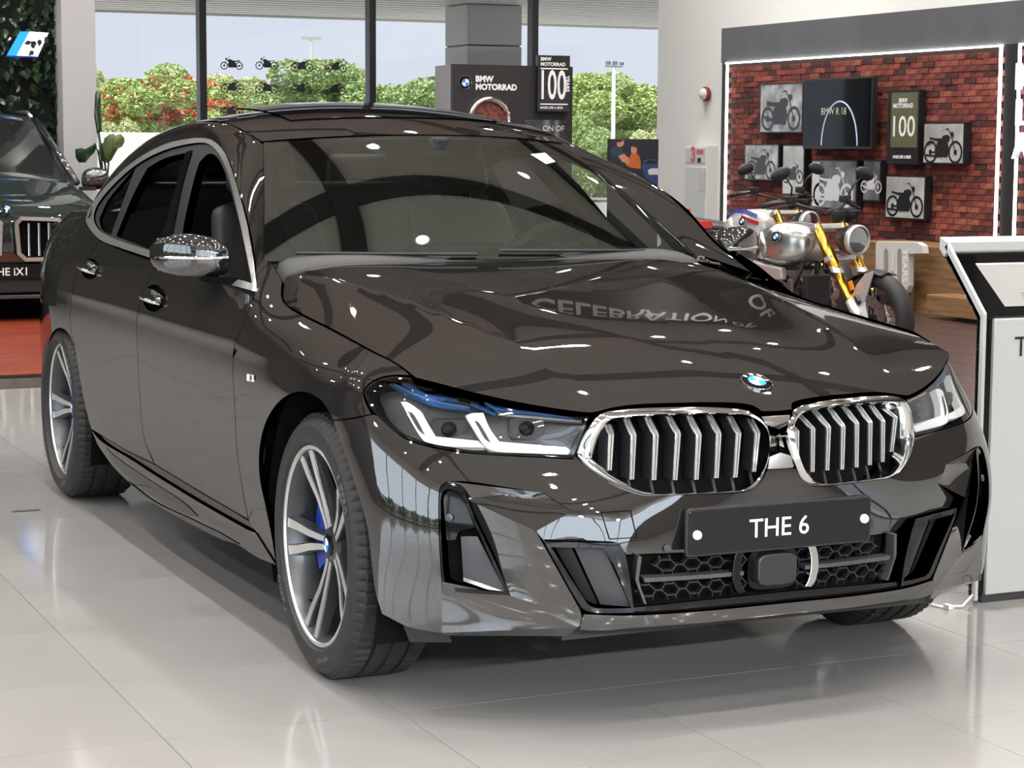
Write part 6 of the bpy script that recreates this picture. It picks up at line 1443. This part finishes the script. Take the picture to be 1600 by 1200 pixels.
for s in (-1, 1):
    MB().tube([(-1.02, s*.78, 1.05), (-1.45, s*.695, 1.325), (-1.86, s*.625, 1.57)], .03, 8).build('pillar', GREENP, suv, True)
    MB().tube([(-1.95, s*.60, 1.60), (-2.1, s*.595, 1.645), (-3.4, s*.585, 1.645), (-3.6, s*.58, 1.60)], .018, 8).build('roof_rail', SATIN, suv, True)
    mb = MB().loft([[(x, s*y, z) for x, y, z in r] for r in ([(-1.12, .86, 1.12), (-1.28, .86, 1.12), (-1.28, .86, 1.0), (-1.12, .86, 1.0)], [(-1.10, .90, 1.18), (-1.29, .90, 1.19), (-1.29, .90, .98), (-1.10, .90, .98)], [(-1.12, 1.03, 1.19), (-1.29, 1.03, 1.195), (-1.29, 1.03, .98), (-1.11, 1.03, .98)], [(-1.16, 1.10, 1.15), (-1.29, 1.11, 1.15), (-1.29, 1.11, 1.01), (-1.15, 1.10, 1.01)])], cap=True); o = mb.build('door_mirror', GREENP, suv, True); sb = o.modifiers.new('round', 'SUBSURF'); sb.levels = 1; sb.render_levels = 2
    MB().box((-1.16, s*.90, 1.0), (.10, .12, .03)).build('mirror_arm', BLACK, suv)
    # kidney
    K = [(s*y, z) for y, z in ((.045, .77), (.09, .815), (.40, .80), (.47, .75), (.47, .68), (.40, .50), (.34, .465), (.12, .465), (.06, .52))]
    Ki = [(s*y, z) for y, z in ((.075, .755), (.105, .785), (.385, .772), (.44, .735), (.44, .68), (.375, .515), (.33, .495), (.135, .495), (.09, .535))]
    xk = lambda y: .075-.32*y*y
    r1 = [(xk(y)+.0, y, z) for y, z in K]; r2 = [(xk(y)+.02, y, z) for y, z in K]; r3 = [(xk(y)+.02, y, z) for y, z in Ki]; r4 = [(xk(y)-.03, y, z) for y, z in Ki]
    kf = MB().loft([r1, r2, r3, r4]).build('grille_frame', SATIN, suv, False)
    mesh('grille_backing', r4, [tuple(range(9))], VOID, kf)
    for q in (.155, .235, .315, .39):
        MB().box((xk(q)+.005, s*q, .635-.02*(q > .35)), (.03, .018, .26-.10*(q > .35))).build('slat', CHROME, kf, bevel=.004)
    mesh('headlamp', [(-.02, s*.50, .76), (-.10, s*.72, .80), (-.22, s*.84, .82), (-.15, s*.82, .70), (-.03, s*.56, .66)], [(0, 1, 2, 3, 4)], GLOSS, suv)
emblem((-.0+.04, 0, .875), (.75, 0, .66), (0, 0, 1), .041, suv, letters=False)
MB().box((.068, 0, .385), (.016, .54, .12)).build('plate', GLOSS, suv, bevel=.004); V, F = text_on('THE iX1', (.078, .0, .385), (0, 1, 0), (0, 0, 1), .085, bold=.001); mesh('plate_lettering', V, F, LETTER, suv)['kind'] = 'stuff'
MB().box((.03, 0, .27), (.06, 1.2, .10)).build('lower_grille', BLACK, suv, bevel=.01); MB().box((.055, 0, .19), (.03, 1.25, .03)).build('chin_trim', GREYP, suv, bevel=.006)
mesh('windscreen_sticker', [(-1.685, .44, 1.475), (-1.705, .54, 1.475), (-1.62, .565, 1.41), (-1.60, .47, 1.41)], [(0, 1, 2, 3)], mat('suv sticker', (.6, .68, .62), .5), suv)
w0 = [c for c in car.children if c.name.startswith('wheel') and not c.name.startswith('wheel_')][0]
for x in (-.82, -3.5):
    for s in (-1, 1):
        w = copy_tree(w0, suv); w.location = (x, s*.80, .34); w.rotation_euler = (0, 0, 0 if s < 0 else PI)
ps_ = thing('parked_car', 'dark suv parked outdoors beyond the side windows, seen mirrored in the bumper', 'car', (-2.4, -12.6, -.09))
for ch in list(suv.children):
    if ch.name.split('.')[0] in ('body', 'pillar', 'roof_rail', 'door_mirror', 'wheel', 'lower_grille'): copy_tree(ch, ps_)
# ------------------------------------------------------------------ living wall, sign, plant
XL = -13.72
lw = thing('living_wall', 'tall wall of dense dark green leaves behind the green suv', 'plant wall', (XL, 0, 0))
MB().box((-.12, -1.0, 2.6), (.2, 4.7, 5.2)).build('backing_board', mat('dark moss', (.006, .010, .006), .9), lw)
lfm = []
for c in ((.010, .028, .012), (.018, .045, .016), (.008, .02, .010), (.03, .07, .02)):
    m = mat('glossy leaf', c, .3, spec=.5)
    me = bpy.data.meshes.new('leaf'); me.from_pydata([(0, 0, 0), (.012, -.03, .02), (.016, -.042, .055), (.012, -.02, .095), (.0, 0, .125), (.012, .02, .095), (.016, .042, .055), (.012, .03, .02), (-.004, 0, .06)], [], [(0, 8, 2, 1), (8, 4, 3, 2), (0, 7, 6, 8), (8, 6, 5, 4)]); me.materials.append(m); lfm.append(me)
cand = []
for k in range(2600):
    y = RNG.uniform(-2.6, 1.36); z = RNG.uniform(.7, 3.6); cand.append((y, z, RNG.uniform(0, .10), RNG.integers(0, 4) if RNG.random() < .8 else 0, RNG.uniform(.5, .95), RNG.normal(PI, .6), RNG.normal(0, .5), RNG.normal(-.3, .4)))
for k in range(90): cand.append((1.36+RNG.uniform(-.02, .06), RNG.uniform(.9, 3.0), RNG.uniform(.0, .1), RNG.integers(0, 4), RNG.uniform(.6, .9), RNG.normal(PI, .9), RNG.normal(.4, .4), RNG.normal(-.3, .4)))
def lm_(c):
    return Matrix.Translation((c[2], c[0], c[1])) @ Matrix.Rotation(c[6], 4, 'Z') @ Matrix.Rotation(c[7], 4, 'Y') @ Matrix.Rotation(c[5], 4, 'X') @ Matrix.Scale(c[4], 4)
inview = [c for c in cand if proj([[XL+c[2], c[0], c[1]]])[0][0] > -5 and 2 < proj([[XL+c[2], c[0], c[1]]])[0][1] < 270]
pick = sorted(inview, key=lambda c: -c[2]-.3*c[4])[:300]; pid = set(id(c) for c in pick)
for c in pick:
    o = bpy.data.objects.new('leaf', lfm[c[3]]); link(o, lw); o.matrix_local = lm_(c)
rest = MB(); mi = []
for c in cand:
    if id(c) in pid: continue
    Mx = lm_(c); me = lfm[c[3]]; rest.add([Mx @ v.co for v in me.vertices], [tuple(p.vertices) for p in me.polygons]); mi += [c[3]]*4
o = rest.build('foliage', [m.materials[0] for m in lfm], lw); o.data.polygons.foreach_set('material_index', mi); o['kind'] = 'stuff'
sn = thing('illuminated_sign', 'slanted blue and white illuminated emblem hung on the leaf wall', 'sign', (XL+.14, at(40, 68, x=XL+.14)[1], at(40, 68, x=XL+.14)[2]))
def sp(px_, py_): p = at(px_, py_, x=XL+.14); return (p[1]-sn.location[1], p[2]-sn.location[2])
LB = mat('lit blue', (.02, .25, .8), .4, emit=(.02, .33, 1), es=.9); LW = mat('lit white', (.8, .8, .85), .4, emit=(.86, .86, 1), es=.95); LN = mat('lit navy', (.01, .02, .25), .4, emit=(.01, .03, .5), es=.5)
FRS = ((0, 0, 0), (0, 1, 0), (0, 0, 1), (1, 0, 0))
MB().prism([sp(*q) for q in ((10, 87), (25, 87), (45, 49.5), (31, 49.5))][::-1], 0, .03, FRS).build('blue_bar', LB, sn); MB().prism([sp(*q) for q in ((25, 87), (58, 88.5), (75, 51.5), (45, 49.5))][::-1], 0, .03, FRS).build('white_bar', LW, sn); MB().prism([sp(*q) for q in ((9, 89), (56, 90.5), (58, 88.3), (10, 86.8))][::-1], 0, .028, FRS).build('navy_edge', LN, sn)
for q, a_ in (((51, 76), .4), ((55, 70), 1.2), ((50, 80), 2.4), ((60, 62), 3.0), ((71, 68), .2), ((46, 66), 1.9)):
    o = bpy.data.objects.new('overhanging_leaf', lfm[3 if q[0] == 71 else 0]); link(o, lw); y, z = sp(*q); o.matrix_local = Matrix.Translation((.20, sn.location[1]+y, sn.location[2]+z)) @ Matrix.Rotation(a_, 4, 'X') @ Matrix.Scale(.5, 4)
XP = -13.1; p0 = at(165, 290, x=XP)
pp = thing('potted_plant', 'broad-leaved plant in a dark pot beside the grey pilaster', 'plant', (XP, p0[1], 0))
MB().lathe([(.0001, .0), (.16, .0), (.20, .62), (.22, .66), (.19, .66), (.17, .58), (.0001, .58)], 28).build('pot', BLACKS, pp, True, 40)
LEAFB = noise_col(mat('broad leaf', (.08, .12, .04), .35), (.05, .09, .025), (.16, .19, .07), 4); LEAFD = mat('dark broad leaf', (.02, .06, .03), .3)
def bleaf(nm, pts, m, dx):
    P = [at(px_, py_, x=XP+dx) for px_, py_ in pts]; c = np.mean(P, 0); V = [np.array(q)-[XP, p0[1], 0]+np.array([.03*math.sin(i*1.9), 0, 0]) for i, q in enumerate(P)]+[c-np.array([XP, p0[1], 0])+np.array([-.05, 0, 0])]; n = len(P)
    o = mesh(nm, V, [(i, (i+1) % n, n) for i in range(n)], m, pp, True); o.modifiers.new('t', 'SOLIDIFY').thickness = .004; return o
bleaf('leaf', [(163, 216), (170, 210), (178, 209), (181, 212), (187, 209), (194, 215), (196, 221), (190, 229), (184, 232), (181, 240), (174, 250), (168, 254), (164, 243), (161, 228)], LEAFB, .05)
bleaf('leaf', [(158, 224), (165, 222), (171, 230), (172, 243), (167, 255), (160, 252), (155, 238)], LEAFB, -.02)
bleaf('leaf', [(117, 233), (126, 231), (133, 233), (147, 227), (148, 223), (151, 229), (148, 239), (138, 247), (133, 254), (124, 254), (118, 246)], LEAFD, .1)
bleaf('leaf', [(149, 145), (152, 140), (157, 146), (159, 175), (158, 205), (152, 209), (148, 180)], LEAFD, 0)
for q in ([(170, 252), (168, 275)], [(164, 250), (165, 278)], [(146, 228), (153, 235), (160, 278)], [(153, 208), (162, 278)], [(149, 170), (158, 230), (168, 276)]):
    MB().tube([at(*k, x=XP)-np.array([XP, p0[1], 0]) for k in q], .008, 6).build('stem', LEAFD, pp, True)
